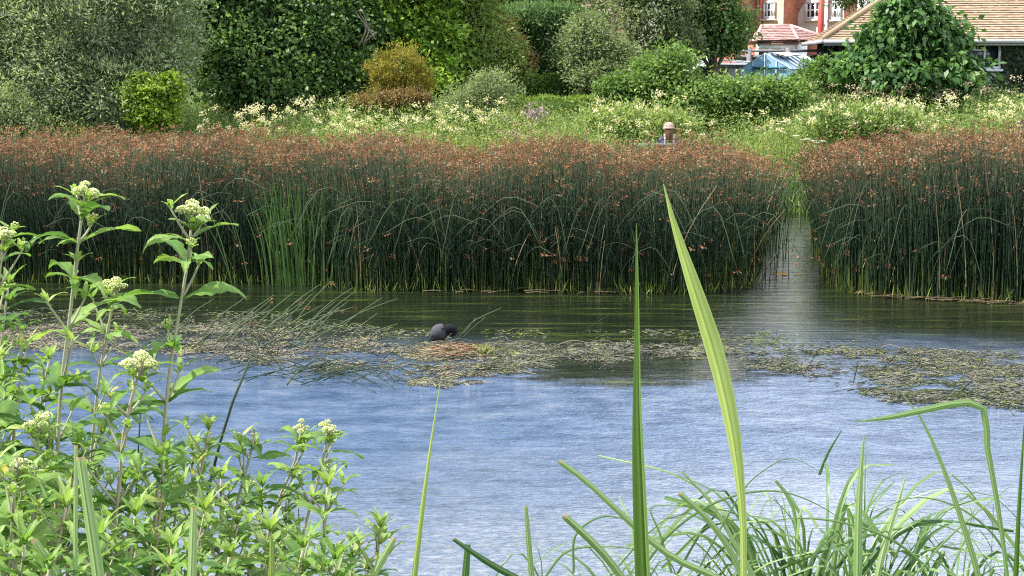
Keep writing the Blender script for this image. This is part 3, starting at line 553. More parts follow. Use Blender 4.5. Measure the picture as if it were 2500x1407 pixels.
# small gabled house peeping over the shrubs, and the gable end further left
def small_house(px0, px1, gx, gy, ew, eyb, Y, label, tilem, brick, win, extra=None):
    s = S(Y); x0, x1 = (px0-CX)*s, (px1-CX)*s; gc = (gx-CX)*s; gz_ = P(0, gy, Y).z-1.7; ez = P(0, eyb, Y).z-1.7
    o = thing('brick_cottage', ((x0+x1)/2, Y, 1.7), label, 'house'); ox_ = (x0+x1)/2
    a = MB(); hw = ew*s; a.box(gc-hw-ox_, 0, -.1, gc+hw-ox_, 3, ez)
    a.poly([(gc-hw-ox_, 0, ez), (gc+hw-ox_, 0, ez), (gc-ox_, 0, gz_-.1)]); a.box(x0-ox_, 3, -.1, x1-ox_, 8, ez-.05); a.build('wall', brick, o)
    r = MB(); tiled(r, (x0-ox_-.3, 2.8, ez), (x1-ox_+.3, 2.8, ez), (x1-ox_+.3, 6, ez+3.4), (x0-ox_-.3, 6, ez+3.4), 16, seg=18)
    r.poly([(x0-ox_-.3, 6, ez+3.4), (x1-ox_+.3, 6, ez+3.4), (x1-ox_+.3, 9, ez), (x0-ox_-.3, 9, ez)], .4)
    for sg in (-1, 1):
        r.poly([(gc+sg*(hw+.2)-ox_, -.25, ez-.12), (gc-ox_, -.25, gz_), (gc-ox_, 4.5, gz_), (gc+sg*(hw+.2)-ox_, 4.5, ez-.12)], .5)
    r.build('roof', tilem, o)
    w = MB()
    for sg in (-1, 1):
        A, B = Vector((gc+sg*(hw+.22)-ox_, -.3, ez-.16)), Vector((gc-ox_, -.3, gz_)); w.poly([A, B, B-Vector((0, 0, .28)), A-Vector((0, 0, .28))]); 
        w.poly([A+Vector((0, .05, 0)), A, B, B+Vector((0, .05, 0))]); w.poly([A-Vector((0, 0, .28)), A+Vector((0, .05, -.28)), B+Vector((0, .05, -.28)), B-Vector((0, 0, .28))])
    w.build('bargeboard', 'white_paint', o)
    wx0, wx1, wy0, wy1 = win; za, zb = P(0, wy1, Y).z-1.7, P(0, wy0, Y).z-1.7; xa, xb = (wx0-CX)*s-ox_, (wx1-CX)*s-ox_
    window(o, xa, xb, za, zb, -.02, mull=((xa+xb)/2,), trans=(((za+zb)/2, xa+.06, xb-.06),), fw=.1); return o
small_house(1440, 1540, 1472, 14, 24, 42, 60, 'small brick house with a white-edged gable, sash window and pink tiled roof', 'tile_pink', 'red_brick', (1465, 1494, 46, 78))
small_house(1150, 1250, 1190, -34, 48, 14, 62, 'orange brick house whose sunlit gable peeps over the rust-tinged shrub', 'tile_pink', 'sunlit_orange_brick', (1188, 1212, -6, 20))
pb = P(1502, 110, 52); mb = MB(); mb.tubes(np.array([spline([(pb.x, 52, 1.5), (pb.x, 52, 4), (pb.x+.02, 52, 9)], 6)]), np.linspace(.14, .11, 6), 10)
tag(mb.build('utility_pole', 'dark_pole', None, True, (pb.x, 52, 1.5)), 'dark upright pole in front of the small gabled house roof', 'pole')

# garden fence
YF = 45.5; fx0, fx1 = P(1798, 130, YF).x, P(2010, 130, YF).x; ft = P(0, 121, YF).z
o = thing('garden_fence', ((fx0+fx1)/2, YF, 1.6), 'weathered grey panel fence behind the greenhouse', 'fence'); cx_ = (fx0+fx1)/2; hh = ft-1.6
a = MB(); n = 26
for j in range(n):
    x = fx0-cx_+(fx1-fx0)*j/n; a.box(x, .0+.012*(j % 2), -.1, x+(fx1-fx0)/n-.004, .03+.012*(j % 2), hh-.16, random.random())
a.build('panel', 'fence_wood', o)
a = MB(); a.box(fx0-cx_, -.04, hh-.08, fx1-cx_, .06, hh, .8); a.box(fx0-cx_, -.03, hh-.25, fx1-cx_, -.002, hh-.17, .5); a.build('rail', 'fence_rail', o)
for px in (1828, 1923, 2005):
    x = P(px, 130, YF).x-cx_; a = MB(); a.box(x-.07, -.1, -.1, x+.07, -.045, hh+.05, .6); a.build('fence_post', 'fence_rail', o)

# greenhouse
YQ = 40.6; gx0, gx1 = P(1815, 170, YQ).x, P(1919, 170, YQ).x; zr, ze = P(0, 131, YQ).z-1.58, P(0, 168, YQ).z-1.58
o = thing('greenhouse', ((gx0+gx1)/2, YQ, 1.58), 'small greenhouse, its panes coloured with reflected sky blue, behind the sprawling bush', 'greenhouse', rz=-.62)
hw = (gx1-gx0)/2+.12; ln = 2.3; g_ = MB()
A = lambda sx, y, z: (sx*hw, y, z)
g_.poly([A(-1, 0, ze), (0, 0, zr), (0, ln, zr), A(-1, ln, ze)], .3); g_.poly([(0, 0, zr), A(1, 0, ze), A(1, ln, ze), (0, ln, zr)], .9)
g_.poly([A(-1, 0, 0), A(-1, 0, ze), A(-1, ln, ze), A(-1, ln, 0)], .2); g_.poly([A(1, 0, 0), A(1, ln, 0), A(1, ln, ze), A(1, 0, ze)], .6)
g_.poly([A(-1, 0, 0), A(1, 0, 0), A(1, 0, ze), (0, 0, zr), A(-1, 0, ze)], .1); g_.poly([A(-1, ln, 0), A(-1, ln, ze), (0, ln, zr), A(1, ln, ze), A(1, ln, 0)], .3)
g_.build('pane', 'greenhouse_glass', o)
f = MB(); r = .016
segs = [((0, -.02, zr), (0, ln, zr))]+[(A(sg, 0, z), A(sg, ln, z)) for sg in (-1.01, 1.01) for z in (0, ze)]
for j in range(8):
    y = j*ln/7
    for sg in (-1.01, 1.01): segs += [((0, y, zr+.01), A(sg, y, ze+.01)), (A(sg, y, 0), A(sg, y, ze))]
for sg in (-1, -.5, 0, .5, 1): segs.append(((sg*hw, -.02, 0), (sg*hw, -.02, ze+(zr-ze)*(1-abs(sg)))))
for a_, b_ in segs: f.tubes(np.array([[a_, b_]]), r, 4)
f.build('frame', 'alu', o)
f = MB()
for a_, b_ in (((-hw*.45, -.05, ze+.02), (hw, -.05, ze+.02)), ((hw, -.05, 0), (hw, -.05, ze+.02)), ((-hw*.45, -.05, 0), (-hw*.45, -.05, ze+.06))): f.tubes(np.array([[a_, b_]]), .03, 4)
f.build('door_frame', 'green_frame', o)
f = MB(); f.poly([(.05, .25, zr+.03), (.05, 1.25, zr+.05), (.5, 1.25, zr-.02), (.5, .25, zr-.06)]); f.poly([(.5, .25, zr-.09), (.5, 1.25, zr-.05), (.05, 1.25, zr+.02), (.05, .25, zr)]); f.build('roof_vent', 'white_paint', o)

# silver car behind the bushes
YK = 43; s = S(YK); cx_ = (1755-CX)*s
o = thing('parked_car', (cx_, YK, 1.6), 'silver car parked behind the bushes left of the greenhouse, only its roof showing', 'car')
prof = [(-2.1, .35), (-2.12, .75), (-1.9, .95), (-1.3, 1.02), (-.75, 1.42), (-.2, 1.5), (.6, 1.49), (1.15, 1.38), (1.75, 1.0), (2.05, .92), (2.12, .6), (2.1, .35)]
prof = [(x, z*1.03+.02) for x, z in prof]
a = MB(); w = .86; n = len(prof); V = []
for sy, ins in ((-1, 0), (-.86, .0), (.86, .0), (1, 0)):
    for x, z in prof: V.append((x*(1 if abs(sy) < .9 else .985), sy*w*(1 if z < 1.0 else .84), z-(0 if abs(sy) < .9 else (.05 if z > 1.0 else .02))))
Fc = [(k*n+i, k*n+i+1, (k+1)*n+i+1, (k+1)*n+i) for k in range(3) for i in range(n-1)]
a.add(V, Fc); a.f.append((np.array([list(range(n))]), 0)); a.f.append((np.array([list(range(3*n, 4*n))[::-1]]), 0)); a.build('body', 'car_paint', o, False)
g_ = MB()
for sy in (-1, 1):
    yy = sy*w*.84; yb = sy*(w*.9)
    for xa, xb, xc_, xd_ in ((-.95, -.15, -.15, -.62), (-.08, .75, .7, -.08), (.82, 1.45, 1.12, .78)):
        g_.poly([(xa, yb+sy*.03, 1.07), (xb, yb+sy*.03, 1.07), (xc_, yy+sy*.02, 1.4), (xd_, yy+sy*.02, 1.4)][::sy])
g_.build('side_window', 'dark_glass', o)
a = MB()
for sy in (-1, 1): a.tubes(np.array([spline([(-.6, sy*.62, 1.55), (0, sy*.62, 1.62), (.9, sy*.62, 1.56)], 6)]), .02, 5)
a.build('roof_rail', 'chrome', o, True)
for x in (-1.3, 1.35):
    for sy in (-1, 1):
        a = MB(); a.tubes(np.array([[(x, sy*.66, .32), (x, sy*.88, .32)]]), .32, 20); wh = a.build('wheel', 'black_rubber', o); a = MB(); a.tubes(np.array([[(x, sy*.87, .32), (x, sy*.9, .32)]]), .19, 16); a.build('rim', 'chrome', wh)

# bench and seated person seen from behind, beyond the rushes
YP = 33.4; bp_ = P(1635, 340, YP); gzb = float(gz(bp_.x, YP)); BT = P(0, 349, YP).z
o = thing('garden_bench', (bp_.x, YP, gzb), 'low grey bench behind the rushes with a seated person', 'bench')
hb = BT-gzb; a = MB()
for z in (hb-.09, hb-.24, hb-.39): a.box(-.8, 0, z, .75, .03, z+.085)
a.build('backrest', 'fence_rail', o); a = MB()
for y in (.1, .22, .34): a.box(-.8, y, hb-.5, .75, y+.1, hb-.47)
a.build('seat', 'fence_rail', o)
for x in (-.72, .64):
    for y in (.035, .44): a = MB(); a.box(x, y, -.2, x+.07, y+.06, hb-.505 if y > .1 else hb-.1); a.build('leg', 'fence_wood', o)
mat('skin', [(.5, .3, .22)], .6); mat('ginger_hair', [(.1, .045, .025), (.2, .09, .05)], .7, noise=(30, 1)); mat('straw_hat', [(.34, .22, .19), (.48, .34, .3)], .85, noise=(40, 1))
mat('blue_cloth', [(.06, .07, .2), (.16, .19, .42)], .85, noise=(14, 1.2)); mat('denim', [(.05, .07, .13)], .9); mat('pale_strap', [(.6, .62, .75)], .8)
def skin_body(name, verts, edges, rad, matn, parent, loc=(0, 0, 0), lv=2):
    me = bpy.data.meshes.new(name); me.from_pydata(verts, edges, []); ob = bpy.data.objects.new(name, me); COL.objects.link(ob)
    ob.modifiers.new('skin', 'SKIN'); 
    for i, r in enumerate(rad): me.skin_vertices[0].data[i].radius = (r, r) if not isinstance(r, tuple) else r
    me.skin_vertices[0].data[0].use_root = True
    sb = ob.modifiers.new('sub', 'SUBSURF'); sb.levels = sb.render_levels = lv; me.materials.append(MATS[matn]); ob.parent = parent; ob.location = loc
    dg = bpy.context.evaluated_depsgraph_get(); me2 = bpy.data.meshes.new_from_object(ob.evaluated_get(dg)); ob.modifiers.clear(); ob.data = me2
    for p_ in me2.polygons: p_.use_smooth = True
    return ob
sz = hb-.47
o = thing('person', (bp_.x, YP+.2, gzb), 'person seen from behind in a pale hat and blue top, seated on the bench', 'person')
hd = P(0, 319, YP+.2).z-gzb
tq = hd-sz-.1   # seat to head centre
Vv = [(0, .02, sz+.1), (0, 0, sz+.3), (0, -.01, sz+.5), (0, .0, sz+.6), (0, .01, hd-.02), (0, .02, hd+.09),
      (-.17, 0, sz+.52), (-.23, .06, sz+.27), (-.2, .27, sz+.17), (.17, 0, sz+.52), (.23, .06, sz+.27), (.2, .27, sz+.17),
      (-.1, .12, sz+.07), (-.12, .48, sz+.07), (-.12, .5, .05), (-.12, .62, .0), (.1, .12, sz+.07), (.12, .48, sz+.07), (.12, .5, .05), (.12, .62, .0), (-.19, .36, sz+.15), (.19, .36, sz+.15)]
Ee = [(0, 1), (1, 2), (2, 3), (3, 4), (4, 5), (2, 6), (6, 7), (7, 8), (2, 9), (9, 10), (10, 11), (0, 12), (12, 13), (13, 14), (14, 15), (0, 16), (16, 17), (17, 18), (18, 19), (8, 20), (11, 21)]
Rr = [(.15, .11), (.14, .1), (.14, .09), .055, .09, .075, .06, .045, .035, .06, .045, .035, .085, .065, .05, .04, .085, .065, .05, .04, .03, .03]
skin_body('body', Vv, Ee, Rr, 'skin', o)
skin_body('shirt', [(0, .02, sz+.1), (0, 0, sz+.3), (0, -.01, sz+.5), (-.17, 0, sz+.52), (-.23, .05, sz+.32), (.17, 0, sz+.52), (.23, .05, sz+.32), (0, 0, sz+.57)], [(0, 1), (1, 2), (2, 3), (3, 4), (2, 5), (5, 6), (2, 7)],
          [(.17, .13), (.16, .12), (.16, .11), .08, .065, .08, .065, .07], 'blue_cloth', o)
skin_body('trousers', [(0, .04, sz+.1), (-.1, .14, sz+.08), (-.12, .49, sz+.08), (-.12, .5, .1), (.1, .14, sz+.08), (.12, .49, sz+.08), (.12, .5, .1)], [(0, 1), (1, 2), (2, 3), (0, 4), (4, 5), (5, 6)], [(.16, .12), .1, .08, .065, .1, .08, .065], 'denim', o)
skin_body('hair', [(0, -.03, hd+.06), (0, -.06, hd-.05), (0, -.08, hd-.16), (0, -.08, hd-.24)], [(0, 1), (1, 2), (2, 3)], [.105, .11, .1, .06], 'ginger_hair', o)
a = MB(); lathe(a, [(hd+.045, .142), (hd+.05, .152), (hd+.07, .115), (hd+.12, .11), (hd+.165, .085), (hd+.185, .02)], 0, .0, 1, 20, sc=1); a.build('hat', 'straw_hat', o, True)
a = MB()
for sg in (-1, 1): a.ribbon(np.array(spline([(sg*.09, .1, sz+.6), (sg*.1, -.03, sz+.66), (sg*.1, -.145, sz+.5), (sg*.09, -.165, sz+.25)], 8)), np.full(8, .035), (1, 0, 0), fold=0)
a.build('strap', 'pale_strap', o)
# ------------------------------------------------------------------ meadow behind the rushes
def pnoise(x, y, s=1.0, sd=0.0):
    return .5+.22*(np.sin(x*1.1*s+sd)+np.sin(y*1.7*s+1.3+sd)+np.sin((x+y)*.63*s+2+sd*2)+np.sin((x*1.9-y*1.3)*s+.7))*.8
def scatter(n, xw, y0, y1):
    y = RNG.uniform(y0, y1, n); x = RNG.uniform(-1, 1, n)*xw*y/35; ok = (np.abs(x-.188*y) > .75) | (y > 31.9)
    return x[ok], y[ok]
mb = MB()                                                                   # sword-like grass blades
x, y = scatter(34000, 13.5, 31.6, 38.8); n = len(x)
hgt = RNG.uniform(.55, 1.15, n)*(.75+.5*pnoise(x, y, .9)); z = gz(x, y); z = np.maximum(z, -.1)
ln_ = RNG.normal(0, .16, (n, 2)); base = np.stack([x, y, z-.05], 1)
side = nrm(np.stack([RNG.normal(0, 1, n), RNG.normal(0, .5, n), np.zeros(n)], 1))
w = RNG.uniform(.012, .03, n)[:, None]; mid = base+np.stack([ln_[:, 0]*.4, ln_[:, 1]*.4, hgt*.6], 1); tip = base+np.stack([ln_[:, 0]*1.5, ln_[:, 1]*1.5, hgt*(1-.15*np.abs(ln_[:, 0]))], 1)
V = np.stack([base-side*w*.5, base+side*w*.5, mid+side*w*.5, mid-side*w*.5, tip], 1).reshape(-1, 3); i = np.arange(n)*5
t = np.clip(.35+.45*pnoise(x, y, 1.3, 2)+RNG.normal(0, .18, n), 0, 1)
mb.add(V, np.stack([i, i+1, i+2, i+3], 1), np.repeat(t, 5)); mb.f.append((np.stack([i+3, i+2, i+4], 1)+0, 0))
tag(mb.build('meadow_grass', 'meadow_leaf'), 'tall green grass and sedge filling the marshy meadow behind the rushes', 'grass', kind='stuff')
mb = MB()                                                                   # leafy herbs between
x, y = scatter(6800, 13.5, 32.2, 39.6); n = len(x); per = 17
hh = RNG.uniform(.4, 1.12, n)*(.6+.65*pnoise(x, y, .8, 4)); C = np.stack([x, y, np.maximum(gz(x, y), -.1)+hh], 1)
cc = np.repeat(C, per, 0); M = len(cc); off = RNG.normal(size=(M, 3))*np.array([.11, .11, .13]); tt = np.repeat(.3+.5*pnoise(x, y, 1.1, 7)+RNG.normal(0, .14, n), per)
mb.leaves(cc+off, nrm(unit(M)+np.array([0, 0, .25])), nrm(unit(M)*.6+np.array([0, 0, .8])), .075*RNG.uniform(.6, 1.3, M), .028, np.clip(tt+RNG.normal(0, .15, M), 0, 1))
tag(mb.build('meadow_herbs', 'meadow_leaf'), 'mixed leafy herbs growing through the meadow grass', 'herbage', kind='stuff')

def flower_proto(name, hgt, k, spread, bs, headmat, upright):
    a = []
    st = MB()
    nst = 2
    for j in range(nst):
        a0 = Vector((random.uniform(-.06, .06), random.uniform(-.06, .06), 0)); tp = Vector((random.uniform(-.18, .18), random.uniform(-.12, .12), hgt*random.uniform(.82, 1.05)))
        st.tubes(np.array([spline([a0, a0.lerp(tp, .5)+Vector((.02, 0, 0)), tp], 5)]), np.linspace(.006, .003, 5), 3, .3)
        off = RNG.normal(size=(k, 3))*np.array([spread, spread, spread*upright]); pos = np.array(tp)+off+np.array([0, 0, spread*upright*.5])
        a.append(MB()); a[-1].leaves(pos, unit(k), nrm(unit(k)+np.array([0, -.3, .8])), bs*RNG.uniform(.7, 1.4, k), bs*.8, RNG.random(k))
        q = 14; ps = np.array([a0.lerp(tp, u) for u in RNG.random(q)*.8+.1]); D = unit(q); D[:, 2] = np.abs(D[:, 2])*.4
        st.leaves(ps, nrm(D), nrm(unit(q)*.4+np.array([0, 0, 1])), .1, .035, RNG.random(q))
    return st, a
def make_flowers(name, cat, label, group, headmat, plist, hgt, k, spread, bs, upright, protos=3):
    pr = []
    for (px, py, Y) in plist:
        tgt = P(px, py, Y); g0 = float(gz(tgt.x, tgt.y)); hz = tgt.z-g0
        if hz < .25: continue
        if len(pr) < protos:
            st, a = flower_proto(name, hgt, k, spread, bs, headmat, upright)
            o = thing(name, (tgt.x, tgt.y, g0), label, cat, group); st.build('stem', 'meadow_leaf', o); [h_.build('flower_head', headmat, o) for h_ in a]; pr.append(o)
        else:
            o = copy_tree(random.choice(pr)); o.location = (tgt.x, tgt.y, g0)
        sc_ = hz/hgt; o.scale = (min(1.3, max(.8, sc_)),)*2+(sc_,); o.rotation_euler[2] = random.uniform(0, 6.28)
bpts = []
for (x0, x1, y0, y1, n, Y0, Y1) in [(690, 1240, 244, 305, 40, 33.2, 36), (560, 700, 265, 300, 9, 33, 34.5), (820, 1150, 290, 325, 16, 32.3, 33.5), (1440, 1720, 240, 290, 11, 34, 36), (1900, 2040, 205, 240, 4, 36, 37), (2080, 2500, 235, 305, 46, 33.2, 36.5), (1400, 1960, 270, 320, 16, 32.6, 33.4), (1980, 2300, 262, 320, 16, 32.4, 33.0), (450, 700, 270, 305, 10, 33, 34)]:
    for _ in range(n):
        q = (random.uniform(x0, x1), random.uniform(y0, y1), random.uniform(Y0, Y1))
        if not (1595 < q[0] < 1675 and q[2] < 33.6): bpts.append(q)
make_flowers('meadowsweet', 'wildflower', 'cream flowered meadowsweet standing in the meadow behind the rushes', 'meadowsweet in the meadow', 'cream_flower', bpts, 1.3, 22, .04, .04, .8)
bpts = [(random.uniform(2030, 2490), random.uniform(188, 225), random.uniform(36, 37)) for _ in range(34)]+[(random.uniform(1230, 1330), random.uniform(290, 320), 33.2) for _ in range(5)]
make_flowers('hemp_agrimony', 'wildflower', 'tall meadow plant with a buff domed flower head near the bungalow side', 'buff headed plants in the meadow', 'buff_flower', bpts, 1.3, 26, .055, .04, .5)
st, a = flower_proto('x', 1.4, 120, .09, .045, '', 1)
def single(name, px, py, Y, hgt, k, spread, bs, headmat, up, label, cat='wildflower'):
    t_ = P(px, py, Y); g0 = float(gz(t_.x, t_.y)); st, a = flower_proto(name, t_.z-g0, k, spread, bs, headmat, up)
    o = thing(name, (t_.x, t_.y, g0), label, cat); st.build('stem', 'meadow_leaf', o); [h_.build('flower_head', headmat, o) for h_ in a]; return o
single('pink_flower_clump', 1300, 276, 34.6, 1, 110, .09, .06, 'pink_flower', 1, 'dusky pink flower clump in the meadow below the clipped cypress')
single('purple_loosestrife', 2497, 310, 33.5, 1, 70, .04, .05, 'purple_flower', 4, 'purple flower spike at the right edge above the brown rush heads')
# white umbels by the gap
for i_, (px, py, nn_) in enumerate(((1962, 338, 4), (2012, 352, 2), (1915, 302, 3))):
    t_ = P(px, py, 30.2 if i_ < 2 else 33); o = thing('umbel_flower', (t_.x, t_.y+.1, -.05 if i_ < 2 else .3), ['white flat-topped flowers above the gap between the rush beds', 'drooping white flower spike right of the flat-topped white flowers', 'small white flowers above the gap, highest and leftmost of the white ones'][i_], 'wildflower')
    st = MB(); hd_ = MB(); b0 = Vector(o.location)
    for j in range(nn_):
        tp = P(px-18+j*14, py+random.uniform(-6, 8), t_.y)-b0; st.tubes(np.array([spline([Vector((.1, 0, 0)), Vector((tp.x*.5+.05, 0, tp.z*.6)), tp], 6)]), .006, 4, .4)
        k = 60; r = np.sqrt(RNG.random(k))*.07; an = RNG.random(k)*6.28; pos = np.stack([tp.x+r*np.cos(an), tp.y+r*np.sin(an), tp.z+.015-r*.15+RNG.random(k)*.008], 1)
        hd_.leaves(pos, nrm(unit(k)*np.array([1, 1, .15])), nrm(unit(k)*.2+np.array([0, 0, 1])), .02, .018, RNG.random(k))
    st.build('stem', 'meadow_leaf', o); hd_.build('flower_head', 'white_flower', o)

# ------------------------------------------------------------------ club-rush beds
def rush_paths(x, y, h, lean, k=6):
    n = len(x); u = np.linspace(0, 1, k)[None, :]; b = lean
    Pt = np.zeros((n, k, 3)); Pt[..., 0] = x[:, None]+b[:, :1]*u**1.8*h[:, None]; Pt[..., 1] = y[:, None]+b[:, 1:]*u**1.8*h[:, None]
    Pt[..., 2] = -.1+(h[:, None]+.1)*u*(1-.18*np.sum(b**2, 1)[:, None]*u); return Pt
def heads(mb, T, D, n_sp, sc_, tb):
    """drooping brown spikelet clusters at stem tips"""
    n = len(T); cc = np.repeat(T, n_sp, 0); M = len(cc); d = unit(M)*np.array([1, 1, .8]); d[:, 2] = d[:, 2]*.7+.15
    ln2 = RNG.uniform(.25, 1, (M, 1)) * sc_
    mb.leaves(cc+d*ln2*.55, nrm(d+np.array([0, 0, -.2])), nrm(unit(M)), sc_*.55*RNG.uniform(.6, 1.2, M), sc_*.2, np.clip(np.repeat(RNG.normal(tb-.08, .24, n), n_sp)+RNG.normal(0, .1, M), 0, 1))
def rush_bed(name, label, fx, x_at, n, hm, y_back):
    n = int(n*1.12)
    mb = MB(); hb_ = MB()
    y = None
    px = RNG.uniform(x_at[0], x_at[1], n); dpt = RNG.random(n)**1.45*(y_back-20.5)
    Yf = fx(px); s0 = Yf+dpt; x = (px-CX)/F*s0; y = s0
    # keep the channel open
    cdist = x-.188*y; edge = np.interp(y, [21, 23, 25.5], [.56, .52, .36])+.07*np.sin(y*3)
    ok = (cdist < -edge-.03*(y-21)*(y < 25)) if x_at[0] < 1000 else (cdist > edge*.85)
    ok &= RNG.random(n) < .45+1.1*pnoise(x*2.6, y*2.2, 1, 9)
    ok |= (np.abs(cdist) < edge) & (cdist < .1) & (RNG.random(n) < np.where(cdist < -.15, .11, .02))
    x, y, px = x[ok], y[ok], px[ok]; n = len(x)
    h = hm(px)*np.interp(y, [20, 22, 28], [1.04, 1.04, .93])*(1+.06*RNG.normal(size=n)-.3*(RNG.random(n) < .16)*RNG.random(n))+.1*np.sin(x*2.3)+.06*np.sin(x*5.1+y); h = (h+.13*(pnoise(x*1.6, y*1.6, 1, 6)-.5)+.12*(pnoise(x*6, y*4, 1, 2)-.5))*(1-.25*(RNG.random(n) < .12))
    lean = RNG.normal(0, .075, (n, 2))+np.stack([.05*np.sin(x*1.7+y), 0*x], 1)
    if x_at[0] > 1000: lean[:, 0] -= np.clip(.9-(x-.188*y), 0, 1)*.3
    else: lean[:, 0] += np.clip(.7-(.188*y-x), 0, 1)*.15
    Pt = rush_paths(x, y, h, lean); k = Pt.shape[1]
    r = (RNG.uniform(.0045, .0075, n)[:, None])*np.linspace(1, .45, k)[None]
    mb.tubes(Pt, r, 3, t=np.clip(.5+RNG.normal(0, .14, n), 0, 1), t_along=np.linspace(0, 1, k), cap=False)
    wh = RNG.random(n) < np.interp(y, [20.5, 22.5, 25], [.45, .6, .78]); T = Pt[wh, -1]-np.array([0, 0, .03])
    heads(hb_, T, None, 10, .085, .5)
    wh = RNG.random(n) < .06; heads(hb_, Pt[wh, 4], None, 6, .06, .6)
    o = thing(name, (0, 0, 0), label, 'rushes'); o['kind'] = 'stuff'
    ds = MB(); q = RNG.choice(n, n//26); ln3 = RNG.normal(0, .22, (len(q), 2)); ds.tubes(rush_paths(x[q]+.02, y[q], h[q]*RNG.uniform(.35, .95, len(q)), ln3), .0055, 3, t=RNG.uniform(.2, 1, len(q)), cap=False)
    ds.build('dead_stems', 'dead_reed', o)['kind'] = 'stuff'
    mb.build('rush_stems', 'rush_stem', o)['kind'] = 'stuff'; hb_.build('rush_heads', 'rush_head', o)['kind'] = 'stuff'
    return o
fl = lambda px: 11840/(np.interp(px, [-300, 0, 500, 700, 900, 1300, 1700, 1800, 1900, 2100], [688, 690, 692, 694, 712, 716, 720, 708, 690, 680])-150)
fr_ = lambda px: 11840/(np.interp(px, [1900, 2010, 2060, 2150, 2300, 2500, 2800], [680, 690, 712, 726, 734, 742, 750])-150)
rush_bed('rush_bed', 'wide club-rush bed with brown heads left of the open channel', fl, (-330, 1960), 15500, lambda p: np.interp(p, [-300, 0, 600, 1000, 1400, 1700, 1850], [1.83, 1.83, 1.86, 1.76, 1.74, 1.76, 1.5]), 28.9)
rush_bed('rush_bed', 'club-rush bed with brown heads right of the open channel', fr_, (1985, 2830), 7800, lambda p: np.interp(p, [1980, 2060, 2200, 2500, 2800], [1.6, 1.7, 1.84, 1.93, 1.93]), 28.0)

# arching and leaning rushes at the front edge: single plants copied from eight prototypes
def one_rush(pts, r=.006, head=True, t=.5, name='club_rush', label='', group=None, parent_mat='rush_stem', n=12, tl=(0, 1)):
    pts = [Vector(p) for p in pts]; o = thing(name, pts[0], label, 'rush', group); b0 = pts[0]
    sp_ = np.array([p-b0 for p in spline(pts, n)]); a = MB(); a.tubes(sp_, np.linspace(r, r*.5, n), 5, t=np.array([t]), t_along=np.linspace(tl[0], tl[1], n)); a.build('stem', parent_mat, o, True)
    if head:
        a = MB(); heads(a, sp_[-1:]-np.array([[0, 0, .02]]), None, 13, .06, .5); a.build('flower_head', 'rush_head', o)
    return o
protos = []
for j in range(9):
    hgt = random.uniform(.75, 1.25); rch = random.uniform(.5, 1.15)*(1 if j % 3 else -1); dn = random.uniform(.1, .75)*hgt; fwd = -random.uniform(.05, .35)
    protos.append(one_rush([(0, 60, -.05), (rch*.25, 60+fwd*.3, hgt*.7), (rch*.62, 60+fwd*.7, hgt), (rch, 60+fwd, hgt-dn)], random.uniform(.006, .0085), j % 3 != 1, random.uniform(.55, .85),
        label='arching club-rush stem bent over at the front of the rush bed', group='arching rushes along the front of the beds'))
cnt = 0
for j in range(235):
    px = random.choice([random.uniform(830, 1900), random.uniform(830, 1900), random.gauss(1000, 110), random.uniform(-50, 830), random.uniform(2030, 2500)])
    Yf = float(fl(px) if px < 1950 else fr_(px)); Y = Yf+random.uniform(-.05, .5)
    o = protos[j] if j < 9 else copy_tree(random.choice(protos)); o.location = ((px-CX)/F*Y, Y, 0)
    k = random.uniform(.7, 1.3); o.scale = (k*random.choice((1, 1, -1)), k, k*random.uniform(.8, 1.15)); o.rotation_euler[2] = random.uniform(-.35, .35)
for j in range(9):
    Y = random.uniform(21.3, 25.5); sd_ = random.choice((-1, 1)); o = copy_tree(random.choice(protos)); o.location = (.188*Y+sd_*random.uniform(.42, .6), Y, 0)
    k = random.uniform(.9, 1.35); o.scale = (abs(k)*-sd_*random.uniform(.4, .8), k, k*1.1); o.rotation_euler[2] = random.uniform(-.3, .3)
# bright sword-leaved clumps inside the bed
def sword_clump(name, pxc, base_py, n, wpx, hlo, hhi, label, fan=.28):
    g0 = G(pxc, base_py); o = thing(name, g0, label, 'plant'); a = MB()
    for j in range(n):
        bx = random.gauss(0, wpx*S(g0.y)*.3); by = random.uniform(-.12, .35); h_ = random.uniform(hlo, hhi); ln2 = bx*fan*2+random.gauss(0, .13)
        pts = spline([(bx, by, -.1), (bx+ln2*.35, by, h_*.5), (bx+ln2+random.gauss(0, .05), by+random.uniform(-.1, .1), h_)], 8); wv = np.interp(np.linspace(0, 1, 8), [0, .4, .8, 1], [.014, .018, .012, .001])*random.uniform(.8, 1.3)
        a.ribbon(pts, wv, (math.cos(random.uniform(-.9, .9)), math.sin(random.uniform(-.9, .9)), 0), random.uniform(.15, .95))
    a.build('leaves', 'sword_leaf', o); return o
sword_clump('sword_leaf_clump', 755, 699, 150, 210, 1.15, 1.72, 'bright green sword-leaved clump standing in the rushes left of centre', .22)
sword_clump('sword_leaf_clump', 690, 697, 26, 60, .9, 1.6, 'smaller sword-leaved clump leaning left beside the bright one', .3)
sword_clump('sword_leaf_clump', 1010, 697, 50, 150, 1.3, 1.72, 'sword-leaved clump mixed with rushes above the coot', .1)
sword_clump('sword_leaf_clump', 2150, 715, 20, 90, .25, .5, 'short green shoots at the foot of the right rush bed', .6)
